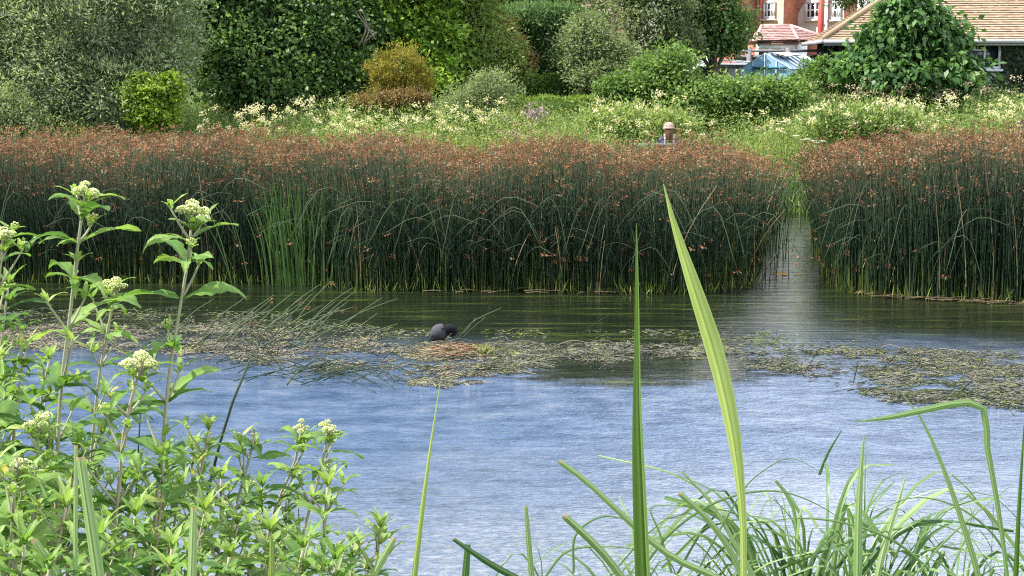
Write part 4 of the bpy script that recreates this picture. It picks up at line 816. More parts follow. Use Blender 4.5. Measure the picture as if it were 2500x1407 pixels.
# little green shoots and litter line at the water's edge
a = MB(); n = 520; px = RNG.uniform(-50, 2550, n); px = px[(px < 1870) | (px > 2070)]; n = len(px); Yv = np.where(px < 1950, fl(px), fr_(px))+RNG.uniform(-.1, .15, n)
C = np.stack([(px-CX)/F*Yv, Yv, np.full(n, -.02)], 1); D = nrm(np.stack([RNG.normal(0, .35, n), RNG.normal(0, .2, n), np.ones(n)], 1))
a.leaves(C, D, nrm(unit(n)), RNG.uniform(.08, .3, n), .012, RNG.random(n)); tag(a.build('edge_shoots', 'weed_green'), 'short yellow-green shoots along the foot of the rush beds', 'shoots', kind='stuff')
for (pl_, w_, lab) in [([(2085, 716), (2150, 724), (2300, 733), (2420, 741), (2560, 745)], .07, 'fallen reed litter line edging the right rush bed'), ([(1040, 712), (1200, 713), (1400, 716), (1500, 716)], .05, 'thin line of straw litter at the foot of the left rush bed')]:
    a = MB(); c_ = spline([G(*q, .01) for q in pl_], 60); org = c_[0].copy()
    for j in range(110 if w_ > .06 else 26):
        q = random.choice(c_[:-1]); d = Vector((random.uniform(.1, .35), random.gauss(0, .05), random.gauss(.005, .012))); q0 = q+Vector((random.uniform(-.1, .1), random.gauss(0, w_), random.uniform(0, .03)))
        a.tubes(np.array([[q0, q0+d*.5+Vector((0, 0, .01)), q0+d]]), .0045, 4, random.random()*.6)
    tag(a.build('reed_litter', 'dead_reed', None, False, tuple(org)), lab, 'litter')
a = MB(); org = G(1905, 669)
for j in range(14):
    q = G(random.uniform(1870, 1945), random.uniform(666, 674), .01); a.leaves(np.array([q]), nrm(np.array([[1, random.gauss(0, .3), .05]])), np.array([[0, 0, 1.]]), .14, .05, random.random())
tag(a.build('floating_leaves', 'orange_leaf', None, False, tuple(org)), 'orange and yellow dead leaves floating in the gap between the rush beds', 'leaves')
# ------------------------------------------------------------------ floating weed rafts
def inside(px, py, poly):
    c = np.zeros(len(px), bool); n = len(poly)
    for i in range(n):
        x0, y0 = poly[i]; x1, y1 = poly[(i+1) % n]
        k = ((y0 > py) != (y1 > py)) & (px < (x1-x0)*(py-y0)/(y1-y0+1e-9)+x0); c ^= k
    return c
def to_w(px, py, z):
    dx = (px-CX)/F; dy = (CY-py)/F; dz = -math.sin(TH)+dy*math.cos(TH); dyy = math.cos(TH)+dy*math.sin(TH); k = (z-H0)/dz
    return np.stack([dx*k, dyy*k, np.broadcast_to(z, px.shape)], 1)
def raft(poly, label, n, green, tb, dens=.5, bed=True):
    xs_ = [p[0] for p in poly]; ys_ = [p[1] for p in poly]; a = MB()
    px = RNG.uniform(min(xs_), max(xs_), n*4); py = RNG.uniform(min(ys_), max(ys_), n*4)
    py2 = py+3*np.sin(px*.037)+2.5*np.sin(px*.091+2)+2*np.sin(px*.23+py*.3)+RNG.normal(0, 3.2, len(px))*(1+1.5*(RNG.random(len(px)) < .15)); k = inside(px, py2, poly); px, py = px[k][:n], py[k][:n]; n = len(px)
    W_ = to_w(px, py, 0.0); nv = .5*pnoise(W_[:, 0]*2.2, W_[:, 1]*3, 1, 3)+.5*pnoise(W_[:, 0]*6.1+2, W_[:, 1]*9, 1, 5)+.35*(pnoise(W_[:, 0]*17, W_[:, 1]*23, 1, 1)-.5)
    keep = RNG.random(n) < np.clip(dens+(nv-.5)*3.4, .02, 1); W_, nv = W_[keep], nv[keep]; n = len(W_)
    an = RNG.random(n)*6.28; L_ = RNG.uniform(.025, .1, n); cv = RNG.normal(0, .5, n)
    k = 4; Pt = np.zeros((n, k, 3)); p = W_.copy(); p[:, 2] = RNG.uniform(.0, .022, n)
    for j in range(k):
        Pt[:, j] = p; p = p+np.stack([np.cos(an), np.sin(an), RNG.normal(0.02, .14, n)], 1)*(L_/k)[:, None]; an = an+cv
    Pt[..., 2] = np.maximum(Pt[..., 2], .002)
    t = np.clip(RNG.normal(tb, .2, n)+.3*(nv-.5), 0, 1); gsel = RNG.random(n) < green
    org = tuple(W_.mean(0)*np.array([1, 1, 0]))
    a.tubes(Pt[~gsel], RNG.uniform(.0025, .006, (~gsel).sum())[:, None]*np.ones(k), 3, t[~gsel], 0, cap=False)
    a.tubes(Pt[gsel]+np.array([0, 0, .006]), RNG.uniform(.003, .007, gsel.sum())[:, None]*np.ones(k), 3, t[gsel], 1, cap=False)
    if bed:  # soaked ragged film the strands lie on: many small overlapping flakes
        m_ = int(n*.45); c = W_[:m_].copy(); c[:, 2] = .0025+RNG.random(m_)*.002
        D = nrm(unit(m_)*np.array([1, 1, 0])+1e-6); a.leaves(c-D*.04, D, np.tile([0, 0, 1.], (m_, 1)), RNG.uniform(.04, .12, m_), RNG.uniform(.008, .022, m_), RNG.random(m_)*.7, 2, fold=0)
    nl = n//16; kk = RNG.choice(n, nl); an = RNG.normal(0, .55, nl)+math.pi*(RNG.random(nl) < .5); cv = RNG.normal(0, .16, nl); L_ = RNG.uniform(.12, .5, nl); k = 6
    Pt = np.zeros((nl, k, 3)); p = W_[kk].copy()
    for j in range(k): Pt[:, j] = p; p = p+np.stack([np.cos(an), np.sin(an)*.8, 0*an], 1)*(L_/k)[:, None]; an = an+cv
    Pt[..., 2] = .012+np.abs(np.sin(np.linspace(0, 3.1, k)))[None]*RNG.uniform(0, .05, (nl, 1)); dk = RNG.random(nl) < .6
    a.tubes(Pt[dk], RNG.uniform(.0025, .005, (dk.sum(), 1))*np.ones(k), 3, RNG.uniform(0, .3, dk.sum()), 0, cap=False); a.tubes(Pt[~dk], RNG.uniform(.0025, .005, ((~dk).sum(), 1))*np.ones(k), 3, RNG.uniform(.3, .75, (~dk).sum()), 0, cap=False)
    return tag(a.build('floating_weed', ['weed', 'weed_green', 'weed_bed'], None, False, org), label, 'water weed', kind='stuff')
raft([(-40, 800), (300, 790), (600, 800), (760, 815), (900, 828), (1060, 842), (1160, 850), (1240, 870), (1245, 900), (1210, 925), (1150, 940), (1110, 932), (1050, 915), (930, 900), (800, 905), (700, 893), (560, 880), (380, 862), (200, 852), (-40, 850)],
     'brownish floating weed raft under the leaning rushes left of centre', 20000, .07, .85)
raft([(1180, 838), (1350, 842), (1500, 843), (1620, 848), (1720, 852), (1850, 856), (1850, 866), (1700, 866), (1600, 872), (1480, 884), (1350, 891), (1280, 897), (1230, 925), (1200, 900)], 'grey-green floating weed raft right of the coot', 11000, .07, .55, .42)
raft([(1780, 868), (1900, 858), (2070, 852), (2230, 856), (2400, 866), (2560, 872), (2560, 1005), (2400, 992), (2250, 985), (2130, 975), (2085, 945), (1990, 925), (1850, 900), (1800, 890)], 'large grey floating weed raft in front of the right rush bed', 20000, .08, .5, .45)
raft([(1020, 925), (1100, 935), (1130, 950), (1060, 950), (990, 935)], 'small straggling patch of floating weed just below the main raft', 450, .2, .7, bed=False)
raft([(-40, 760), (300, 755), (640, 770), (900, 800), (1050, 812), (1100, 830), (900, 822), (600, 796), (300, 786), (-40, 795)], 'thin trailing weed upstream of the left raft', 2200, .25, .45, bed=False)
raft([(1150, 812), (1500, 806), (1900, 820), (2100, 845), (1900, 850), (1700, 845), (1450, 832), (1200, 830)], 'thin green streamers of weed lying in the dark water', 1300, .4, .35, bed=False)

# rushes lying and leaning on the raft
lean_spec = []
for j in range(46):
    bx = random.choice([random.gauss(720, 70), random.gauss(560, 90), random.gauss(470, 60)]); by = random.uniform(805, 862)
    lean_spec.append((bx, by))
for (bx, by) in lean_spec:
    g0 = G(bx, by, .01); l_ = random.uniform(.35, .95); el = random.uniform(.35, .85); az = random.gauss(0, .35); cv = random.uniform(-.1, .08)
    if random.random() < .12: az += math.pi
    d = Vector((math.cos(az)*math.cos(el), math.sin(az)*math.cos(el)*.6, math.sin(el)))*l_
    one_rush([g0, g0+d*.5+Vector((0, 0, .05+cv*.3)), g0+d], .0085, random.random() < .2, random.uniform(.6, 1.1), name='leaning_rush', label='green rush stem leaning out of the weed raft left of the coot', group='rushes leaning out of the left raft', n=7, tl=(.7, 1.05))
for j in range(34):
    bx = random.uniform(520, 860); by = 905+(bx-520)*.05+random.gauss(0, 12); g0 = G(bx, by, .015); l_ = random.uniform(.5, 1.0)
    e = g0+Vector((l_, -l_*random.uniform(.15, .45), -.01)); m_ = g0.lerp(e, .45)+Vector((0, .05, random.uniform(.05, .16)))
    one_rush([g0, m_, e], .0055, False, random.uniform(.4, .7), name='fallen_rush', label='dark green rush stem trailing in the current below the left raft', group='rushes trailing below the left raft', n=8, tl=(.25, .7))
for j in range(16):
    bx = random.uniform(780, 1180); by = random.uniform(865, 925); g0 = G(bx, by, .015); l_ = random.uniform(.3, .8)*random.choice((1, 1, -1)); e = g0+Vector((l_, random.gauss(0, .12), 0))
    one_rush([g0, g0.lerp(e, .5)+Vector((0, 0, random.uniform(.03, .14))), e], .0055, False, random.uniform(.5, .9), name='fallen_rush', label='curved rush stem lying on the weed below the coot', group='rushes lying on weed below the coot', n=8, tl=(.4, .9))
def px_rush(pl, Y0, label, r=.006, name='broken_rush', head=False, t=.5, tl=(.2, .8), dz=0):
    g0 = G(*pl[0], .0); pts = [g0]+[P(q[0], q[1], g0.y+dz*(i+1)) for i, q in enumerate(pl[1:])]
    return one_rush(pts, r, head, t, name=name, label=label, n=10, tl=tl)
px_rush([(1112, 836), (1150, 790), (1224, 752)], 0, 'longest of the green rush stems rising behind the coot', .0085, t=.9)
px_rush([(1110, 834), (1140, 805), (1162, 776)], 0, 'short green rush stem directly behind the coot', .007, t=.9)
px_rush([(1116, 838), (1155, 800), (1186, 774)], 0, 'middle green rush stem rising behind the coot', .0065, t=.75)
px_rush([(1408, 852), (1440, 800), (1490, 768)], 0, 'thin dark curved stem standing in the weed right of the coot', .006, t=.3)
px_rush([(2150, 905), (2176, 880), (2200, 856), (2235, 880), (2290, 918)], 0, 'rush stem snapped into an inverted V on the right raft', .0065, t=.6)
px_rush([(2385, 905), (2404, 866), (2430, 830)], 0, 'thin upright stem at the far right edge of the right raft', .005, t=.4)
px_rush([(2322, 974), (2350, 950), (2373, 930)], 0, 'thick black broken stem on the near edge of the right raft', .011, t=.05, name='broken_rush')
px_rush([(2083, 935), (2090, 908), (2095, 880)], 0, 'short upright stub at the left end of the right raft', .007, t=.3)
px_rush([(2104, 966), (2125, 950), (2150, 943)], 0, 'short dark curved stub at the near left corner of the right raft', .008, t=.2)
px_rush([(700, 940), (730, 905), (768, 880)], 0, 'black broken stem standing in the water below the left raft', .009, t=.05, name='broken_rush')
px_rush([(1960, 918), (1990, 870), (2010, 840)], 0, 'thin stem poking from the weed below the bright gap', .005, t=.4)
px_rush([(1852, 700), (1880, 640), (1990, 535)], 0, 'pale broken rush leaning across the gap between the beds', .008, t=1.1, tl=(.5, 1))
px_rush([(1998, 535), (2006, 512), (2012, 498)], 0, 'short pale snapped stem at the left edge of the right rush bed', .006, t=1.1, tl=(.5, 1))
for (x0, x1, yy, hh) in [(2200, 2420, 952, 9), (2210, 2460, 962, 6), (2190, 2380, 944, 8), (2250, 2490, 975, 6)]:
    g0 = G(x0, yy, .01); e = G(x1, yy+22, .01); one_rush([g0, g0.lerp(e, .4)+Vector((0, 0, hh*.012)), e], .007, False, .3, name='fallen_rush', label='long dark rush lying in an arc on the near side of the right raft', group='dark rushes arched on the right raft', tl=(.2, .5))
single_head = G(618, 800)
one_rush([G(690, 905, 0), P(650, 850, G(690, 905).y), P(618, 786, G(690, 905).y)], .006, True, .4, label='lone rush with an orange-brown head leaning above the left raft')

# nest heap and coot
nb = G(1115, 865, 0); a = MB(); org = (nb.x, nb.y, 0)
for j in range(420):
    q = Vector((random.gauss(0, .17), random.gauss(0, .17), 0)); q.z = max(.0, .1*(1-(q.x/.42)**2-(q.y/.4)**2))*random.uniform(.5, 1.05)+.005
    an = random.gauss(0, .55); l_ = random.uniform(.06, .26); d = Vector((math.cos(an), math.sin(an), random.gauss(0, .1)))*l_; a.tubes(np.array([[q-d*.5, q+Vector((0, 0, .008)), q+d*.5]])+np.array(org), random.uniform(.0025, .005), 4, min(1, max(0, random.gauss(.75, .3))), 1 if random.random() < .18 else 0)
for j in range(60):
    q = Vector((random.gauss(.28, .05), random.gauss(-.02, .06), .01)); d = Vector((random.gauss(0.02, .05), random.gauss(-.02, .04), random.uniform(.03, .1)))
    a.tubes(np.array([[q, q+d*.5, q+d]])+np.array(org), .006, 4, random.random(), 2)
mat('red_reed', [(.16, .06, .04), (.27, .13, .085)], .8, .1)
tag(a.build('reed_heap', ['dead_reed', 'red_reed', 'weed_green'], None, False, org), 'low heap of straw and reddish dead reeds under the coot', 'nest')
# coot: one lofted body, preening with head tucked down to the breast
mat('coot_plumage', [(.012, .012, .014, 0), (.05, .052, .062, .35), (.06, .062, .074, .8), (.095, .097, .112, 1)], .75, noise=(60, .35), bump=(90, .004), spec=.08); mat('wing_feather', [(.022, .022, .027), (.058, .06, .072)], .75, noise=(40, .5), bump=(60, .004))
mat('coot_leg', [(.16, .16, .1), (.3, .2, .1)], .6); mat('coot_bill', [(.75, .68, .65)], .5); mat('eye_red', [(.06, .01, .008)], .2)
ct = G(1085, 846, .06); Yc_ = ct.y; s_ = S(Yc_)
def cp(px, py, dy=0): return P(px, py, Yc_+dy)-ct
o = thing('coot', ct, 'black and slate grey coot preening on the reed heap', 'bird')
spine = [(1049, 834, 0, .006, .01), (1057, 827, 0, .04, .042), (1067, 818, 0, .074, .07), (1078, 812, 0, .098, .098), (1089, 808, 0, .1, .104), (1098, 805, -.005, .086, .09), (1105, 806, -.01, .066, .07), (1108.5, 810, -.015, .056, .058), (1108.5, 815, -.02, .048, .05), (1106, 820, -.03, .036, .038), (1102, 823, -.035, .018, .02), (1097, 825, -.035, .006, .008)]
spine = [(a_, b_-2.5, c_, d_*.95, e_*.93) for a_, b_, c_, d_, e_ in spine]
ctr = [cp(a_, b_, c_) for a_, b_, c_, _, _ in spine]; ra = [q[3] for q in spine]; rb = [q[4] for q in spine]
cs = spline(ctr, 34); ras = np.interp(np.linspace(0, 1, 34), np.linspace(0, 1, len(ra)), ra); rbs = np.interp(np.linspace(0, 1, 34), np.linspace(0, 1, len(rb)), rb)
k = 20; V = []; T_ = []
for i in range(34):
    tg = (cs[min(i+1, 33)]-cs[max(i-1, 0)]).normalized(); sd = Vector((0, 1, 0)); up_ = sd.cross(tg).normalized(); sd = tg.cross(up_).normalized()
    for j in range(k):
        an = j*2*math.pi/k; V.append(cs[i]+up_*math.sin(an)*rbs[i]+sd*math.cos(an)*ras[i])
        u = i/33; T_.append(.1+.8*max(0, math.sin(an)*(-1 if up_.z < 0 else 1)*.5+.5)*(1 if .15 < u < .5 else .3) if u < .5 else .0)
a = MB(); a.add([tuple(v) for v in V], [(i*k+j, i*k+(j+1) % k, (i+1)*k+(j+1) % k, (i+1)*k+j) for i in range(33) for j in range(k)], T_)
a.f.append((np.array([list(range(k))[::-1]]), 0)); a.f.append((np.array([list(range(33*k, 34*k))]), 0)); a.build('body', 'coot_plumage', o, True)
for sg in (-1, 1):
    a = MB()
    for r_ in range(3):
        for j in range(9):
            u = j/8; b0 = cp(1090-u*18-r_*3, 797+u*7+r_*5, 0)+Vector((0, sg*(.075-.012*u), 0)); d = (cp(1052, 834+r_*1.5)-cp(1082, 806)).normalized()*(.075+.04*u)+Vector((0, -sg*.012, 0))
            pts = spline([b0, b0+d*.6+Vector((0, sg*.006, 0)), b0+d], 6); a.ribbon(pts, [.018, .026, .03, .026, .018, .003], (0, .25*sg, 1), .2+.2*r_+random.random()*.3, fold=.08)
    a.build('wing', 'wing_feather', o)
a = MB()
for j in range(7): d = cp(1046+random.uniform(-2, 3), 836+random.uniform(-3, 4))-cp(1062, 822); b0 = cp(1062, 822)+Vector((0, (j-3)*.011, -.01)); a.ribbon(spline([b0, b0+d*.6, b0+d], 5), [.018, .022, .024, .02, .004], (0, 1, .2), .2, fold=.05)
a.build('tail', 'wing_feather', o)
a = MB(); b0 = cp(1099, 823, -.035); a.tubes(np.array([[b0+Vector((.01, 0, 0)), b0+Vector((-.006, 0, -.004)), b0+Vector((-.022, 0, -.01))]]), [[.009, .007, .001]], 8); a.build('bill', 'coot_bill', o, True)
for sg in (-1, 1): a = MB(); e = cp(1109, 815, -.025)+Vector((0, sg*.031, 0)); a.tubes(np.array([[e-Vector((0, .003, 0)), e+Vector((0, .003, 0))]]), .004, 8); a.build('eye', 'eye_red', o, True)
for sg, (fx_, fy_), (kx, ky) in ((-1, (1068, 852), (1068, 838)), (1, (1089, 850), (1084, 836))):
    dy = sg*.03; a = MB(); hp_ = cp(kx+4, ky-12, dy); kn = cp(kx, ky, dy); ft_ = cp(fx_, fy_-4, dy); 
    a.tubes(np.array([spline([hp_, kn, ft_], 6)]), [[.016, .011, .007, .006, .006, .006]], 8); lg = a.build('leg', 'coot_leg', o, True)
    a = MB()
    for an in (-.5, 0, .5, 3.1): d = Vector((math.cos(an), math.sin(an)*.8, -.12))*(.055 if an < 3 else .025); a.tubes(np.array([[ft_, ft_+d*.5+Vector((0, 0, .006)), ft_+d]]), [[.006, .006, .003]], 6)
    a.build('foot', 'coot_leg', lg, True)
# ------------------------------------------------------------------ foreground plants
mat('agri_leaf', [(.03, .08, .025, 0), (.07, .16, .035, .28), (.16, .28, .06, .58), (.29, .39, .12, .86), (.5, .42, .12, 1)], .5, .4, spec=.35, noise=(45, .3), bump=(140, .0015))
mat('agri_stem', [(.24, .3, .15), (.36, .33, .24), (.36, .22, .17)], .6, .1, noise=(30, .5))
mat('agri_bud', [(.36, .46, .18), (.66, .7, .38), (.82, .82, .58)], .8, .4)
mat('sedge_leaf', [(.03, .08, .03), (.09, .18, .06), (.22, .33, .13), (.42, .5, .3)], .45, .3, spec=.4)
mat('reed_blade', [(.03, .085, .015), (.09, .17, .035), (.22, .3, .085), (.4, .47, .19)], .4, .45, spec=.4, noise=(60, .25, (1, 1, .02)))
mat('brown_tip', [(.35, .22, .1), (.5, .4, .25)], .8, .1)
def veg_leaf(mb, base, d, L_, W_, droop, tw, t, m=0, seg=12, ser=.16):
    """toothed lance leaf: d start direction, arching over by droop; four faces across with a sunken midrib and wavy edge"""
    d = Vector(d).normalized(); pts = []; p = Vector(base); st = L_/seg; pitch = math.asin(max(-1, min(1, d.z))); hz = Vector((d.x, d.y, 0)); hz = hz.normalized() if hz.length > 1e-4 else Vector((1, 0, 0))
    V = []; sd0 = Vector((-hz.y, hz.x, 0)); ph = random.uniform(0, 6)
    for i in range(seg+1):
        u = i/seg; dd = hz*math.cos(pitch)+Vector((0, 0, math.sin(pitch))); nn = -hz*math.sin(pitch)+Vector((0, 0, math.cos(pitch)))
        sd = (sd0*math.cos(tw*u)+nn*math.sin(tw*u)); n2 = dd.cross(sd)*-1
        if n2.z < 0 and abs(tw) < .5: n2 = -n2
        w = W_*(math.sin(math.pi*min(1, u**.8*.96+.04))**.85)*(1-.3*u); w *= 1+ser*(1 if i % 2 else -.6)
        wav = math.sin(u*9+ph)*.1*W_
        V += [p-sd*w*.5+n2*(w*.16+wav), p-sd*w*.25+n2*w*.1, p, p+sd*w*.25+n2*w*.1, p+sd*w*.5+n2*(w*.16-wav)]
        p = p+dd*st; pitch -= droop/seg*(.5+u)
        hz = (hz+sd0*tw*.02).normalized()
    Fc = [(i*5+j, i*5+j+1, i*5+j+6, i*5+j+5) for i in range(seg) for j in range(4)]
    tt = np.tile([t, t-.04, t+.16, t-.04, t], seg+1); tt = np.clip(tt, 0, 1)*.86+(.2 if random.random() < .035 else 0); mb.add([tuple(v) for v in V], Fc, np.clip(tt, 0, 1), m); return p
def bud_dome(mb, c, r, n, flat=.75, t0=.4):
    for j in range(n):
        v = Vector(unit(1)[0]); v.z = abs(v.z)*.95+.05 if random.random() < .8 else v.z*.4; q = Vector(c)+Vector((v.x*r, v.y*r, v.z*r*flat)); rr = r*random.uniform(.13, .22)
        a = []; 
        for (zz, w) in ((-1, .3), (-.3, .95), (.45, .85), (1, .2)):
            for k_ in range(5): an = k_*1.2566+zz; a.append((q.x+math.cos(an)*rr*w, q.y+math.sin(an)*rr*w, q.z+zz*rr*.9))
        Fc = [(i*5+k_, i*5+(k_+1) % 5, (i+1)*5+(k_+1) % 5, (i+1)*5+k_) for i in range(3) for k_ in range(5)]
        t = min(1, max(0, random.gauss(t0+.4*v.z, .15))); mb.add(a, Fc, t); mb.f.append((np.array([[mb.n-5+k_ for k_ in range(5)]]), 0))
def agrimony(path, Y, label, group=None, heads_=1, hs=0.0197, nodes=9, L0=.07, L1=.14, r=.0052, shoots=True, tb=.5, stem_t=.45, seed=0, name='hemp_agrimony'):
    """path: photo pixels from tip to foot, or a list of world points"""
    random.seed(seed+17)
    pts = [P(q[0], q[1], Y+(q[2] if len(q) > 2 else 0)) for q in path][::-1]
    foot = Vector((pts[0].x+(pts[0].x-pts[1].x)*.3, pts[0].y+.02, float(gz(pts[0].x, pts[0].y))-.02)); pts = [foot]+pts
    o = thing(name, foot, label, 'plant', group); n = 30; sp_ = [p-foot for p in spline(pts, n)]
    buds = []; stm, lf, hd = MB(), MB(), MB(); rr = np.linspace(r, r*.42, n); stm.tubes(np.array(sp_), rr, 8, t=np.array([.5]), t_along=np.clip(np.linspace(stem_t+.5, stem_t-.15, n), 0, 1))
    tot = (len(sp_)-1); az0 = random.uniform(0, 3.1); tip = sp_[-1]
    Ls = sum((sp_[i+1]-sp_[i]).length for i in range(n-1)); pos = []
    gap = .028; dcur = Ls-.02
    while dcur > .12: pos.append(dcur); dcur -= gap; gap = min(.1, gap*1.33+.006)
    for i, dd in enumerate(pos):
        u = dd/Ls; f = u*(n-1); j = min(int(f), n-2); q = sp_[j].lerp(sp_[j+1], f-j); az = az0+i*1.5708+random.gauss(0, .25); k_ = min(1, i/5)
        L_ = (L0+(L1-L0)*k_)*random.uniform(.82, 1.2)
        if random.random() < .12 and i > 6: continue
        for sg in (0, math.pi):
            a_ = az+sg+random.gauss(0, .15); el = random.uniform(.25, .75) if i < 7 else random.uniform(.1, .5); d = Vector((math.cos(a_)*math.cos(el), math.sin(a_)*math.cos(el), math.sin(el)))
            b0 = q+d*.004; L2 = L_*random.uniform(.8, 1.15)
            for kk in range(3 if (i > 1 and random.random() < .5) else 1):
                az2 = a_+(kk and (.5 if kk == 1 else -.5)); d2 = Vector((math.cos(az2)*math.cos(el), math.sin(az2)*math.cos(el), math.sin(el)*(1 if kk == 0 else .7)))
                veg_leaf(lf, b0, d2, L2*(1 if kk == 0 else .62), L2*random.uniform(.23, .31)*(1 if kk == 0 else .75), random.uniform(.9, 2.1), random.gauss(0, .5), min(.95, max(.05, random.gauss(tb+.15*(1-k_), .14))))
            if shoots and 1 <= i <= 9 and random.random() < .8:
                e2 = random.uniform(.85, 1.15); sl = random.uniform(.03, .07)*(1+.12*i)*(.6 if i > 6 else 1); ds = Vector((math.cos(a_)*math.cos(e2), math.sin(a_)*math.cos(e2), math.sin(e2))); tp = q+ds*sl
                stm.tubes(np.array(spline([q, q+ds*sl*.5+Vector((0, 0, -.002)), tp], 5)), np.linspace(r*.5, r*.25, 5), 5, t=.3)
                for m_ in range(4): a3 = m_*1.57+random.random(); veg_leaf(lf, tp-ds*random.uniform(0, .012), (math.cos(a3)*.7, math.sin(a3)*.7, .75), random.uniform(.025, .05)*(1.15 if i > 4 else 1), .01, random.uniform(.4, 1.4), 0, min(1, max(0, random.gauss(tb+.28, .1))), seg=7)
                if heads_ and i < 5 and random.random() < .75: bd = MB(); buds.append(bd); bud_dome(bd, tp+Vector((0, 0, .006)), random.uniform(.006, .011), 22, .9, .2)
    if heads_:
        for k_ in range(7 if heads_ == 1 else 3):
            a3 = k_*1.3+random.random(); rd = random.uniform(.6, 1.05)*(k_ > 0); off = Vector((math.cos(a3)*hs*rd, math.sin(a3)*hs*rd, random.uniform(.004, .014)-(k_ > 0)*random.uniform(.004, .018))); stm.tubes(np.array(spline([tip-Vector((0, 0, .02)), tip+off*.5, tip+off], 4)), r*.25, 5, t=.3)
            bud_dome(hd, tip+off, hs*random.uniform(.34, .56), 60, random.uniform(.7, .95), .45)
    else:
        for m_ in range(6): a3 = m_*1.05; veg_leaf(lf, tip, (math.cos(a3)*.5, math.sin(a3)*.5, .9), random.uniform(.03, .06), .012, .6, 0, min(1, tb+.35), seg=8)
    for m_ in range(5): a3 = m_*1.257+random.random()*.5; veg_leaf(lf, tip-Vector((0, 0, .03)), (math.cos(a3)*.8, math.sin(a3)*.8, .7), random.uniform(.03, .065), .014, random.uniform(.5, 1.5), 0, min(1, tb+.2), seg=8)
    stm.build('stem', 'agri_stem', o, True); lf.build('leaves', 'agri_leaf', o, True)
    if heads_: hd.build('flower_head', 'agri_bud', o, True)
    for bd in buds: bd.build('flower_bud', 'agri_bud', o, True)
    return o
agrimony([(208, 470), (190, 600), (172, 760), (150, 940), (138, 1200), (135, 1420)], 2.6, 'tallest hemp agrimony at the left, pale stem topped by cream buds', hs=0.0213, seed=1, r=.0058, L0=.08, L1=.14)
agrimony([(470, 522), (458, 640), (438, 760), (415, 900), (400, 1060), (380, 1250), (372, 1420)], 2.65, 'tall hemp agrimony second from the left, with a domed cream head and arching leaves', hs=0.0230, seed=2, r=.0058, L0=.08, L1=.145)
agrimony([(284, 700), (268, 780), (245, 900), (228, 1050), (215, 1250), (210, 1420)], 2.75, 'shorter hemp agrimony standing between the two tallest ones', hs=0.0180, seed=3, L0=.065, L1=.12)
agrimony([(345, 890), (325, 960), (305, 1040), (290, 1200), (272, 1345), (262, 1430)], 2.45, 'hemp agrimony with a reddish lower stem and a three-lobed yellowish bud head', hs=0.0246, seed=4, r=.006, stem_t=.7, L1=.11)
agrimony([(8, 572), (0, 660), (-14, 800), (-22, 1000), (-30, 1420)], 2.5, 'hemp agrimony cut by the left edge, its cream head level with the rushes', hs=0.0213, seed=5, L0=.06, L1=.13, tb=.55)
agrimony([(98, 1030), (90, 1120), (80, 1250), (76, 1430)], 2.35, 'low hemp agrimony at the far left with a pale bud head near the water line', hs=0.0180, seed=6, tb=.6)
agrimony([(42, 1130), (36, 1200), (28, 1300), (20, 1430)], 2.2, 'lowest budding hemp agrimony in the left corner', hs=0.0131, seed=7, tb=.65)
agrimony([(800, 1045), (790, 1120), (760, 1230), (735, 1330), (720, 1430)], 2.8, 'right-hand hemp agrimony of the pair with small heads over open water', hs=0.0148, seed=8, L0=.065, L1=.12)
agrimony([(736, 1046), (722, 1120), (680, 1220), (650, 1330), (632, 1430)], 2.85, 'left-hand hemp agrimony of the pair with small heads over open water', hs=0.0131, seed=9, L0=.06, L1=.11)
agrimony([(622, 1062), (606, 1130), (578, 1230), (560, 1330), (545, 1430)], 2.8, 'hemp agrimony with a tiny green bud between the tall dark stems and the pair', heads_=2, hs=0.0074, seed=10, L1=.1)
agrimony([(930, 1290), (922, 1350), (915, 1430)], 2.7, 'small yellow-green shoot at the right end of the thicket', heads_=0, seed=11, L0=.03, L1=.07, tb=.6, name='young_plant')
agrimony([(510, 1050), (495, 1130), (470, 1250), (455, 1430)], 2.75, 'leafy shoot with upright pointed tips right of the second tallest plant', heads_=0, seed=12, L0=.05, L1=.1, tb=.65, name='young_plant')
agrimony([(800, 1190), (795, 1260), (790, 1340), (785, 1430)], 2.55, 'bright-tipped shoot below the pair of small-headed plants', heads_=0, seed=13, L0=.05, L1=.1, tb=.6, name='young_plant')
random.seed(99)
thick = [(20, 700, 2.9), (60, 860, 2.9), (-20, 900, 2.4), (120, 1060, 2.9), (190, 1100, 2.5), (60, 1180, 2.3), (250, 1060, 3.0), (330, 1140, 2.9), (400, 1120, 2.5), (440, 1190, 2.8), (160, 1240, 2.2), (330, 1260, 2.3), (500, 1250, 2.4), (580, 1280, 2.6), (660, 1300, 2.4), (700, 1220, 3.0),
         (10, 1010, 2.8), (860, 1330, 2.9), (240, 1320, 2.1), (420, 1340, 2.1), (560, 1360, 2.2), (60, 1330, 2.1), (740, 1340, 2.3), (640, 1190, 3.0), (-60, 1100, 2.6), (120, 880, 3.0), (540, 1170, 2.95), (820, 1370, 2.4), (300, 1190, 2.6), (900, 1390, 2.9), (170, 1180, 2.8), (380, 1230, 2.7), (20, 1260, 2.5), (470, 1100, 3.05), (610, 1390, 2.4), (120, 1390, 2.0)]
for i_, (px, py, Y) in enumerate(thick):
    agrimony([(px, py), (px-12+random.uniform(-15, 15), py+120), (px-20+random.uniform(-20, 20), 1440 if py < 1300 else py+260)], Y, 'leafy unflowered plant in the thick bank growth at lower left', 'unflowered plants of the bank thicket', 0, seed=30+i_, L0=.065, L1=.14, tb=random.uniform(.25, .6), name='bank_plant', stem_t=random.uniform(.4, .9))

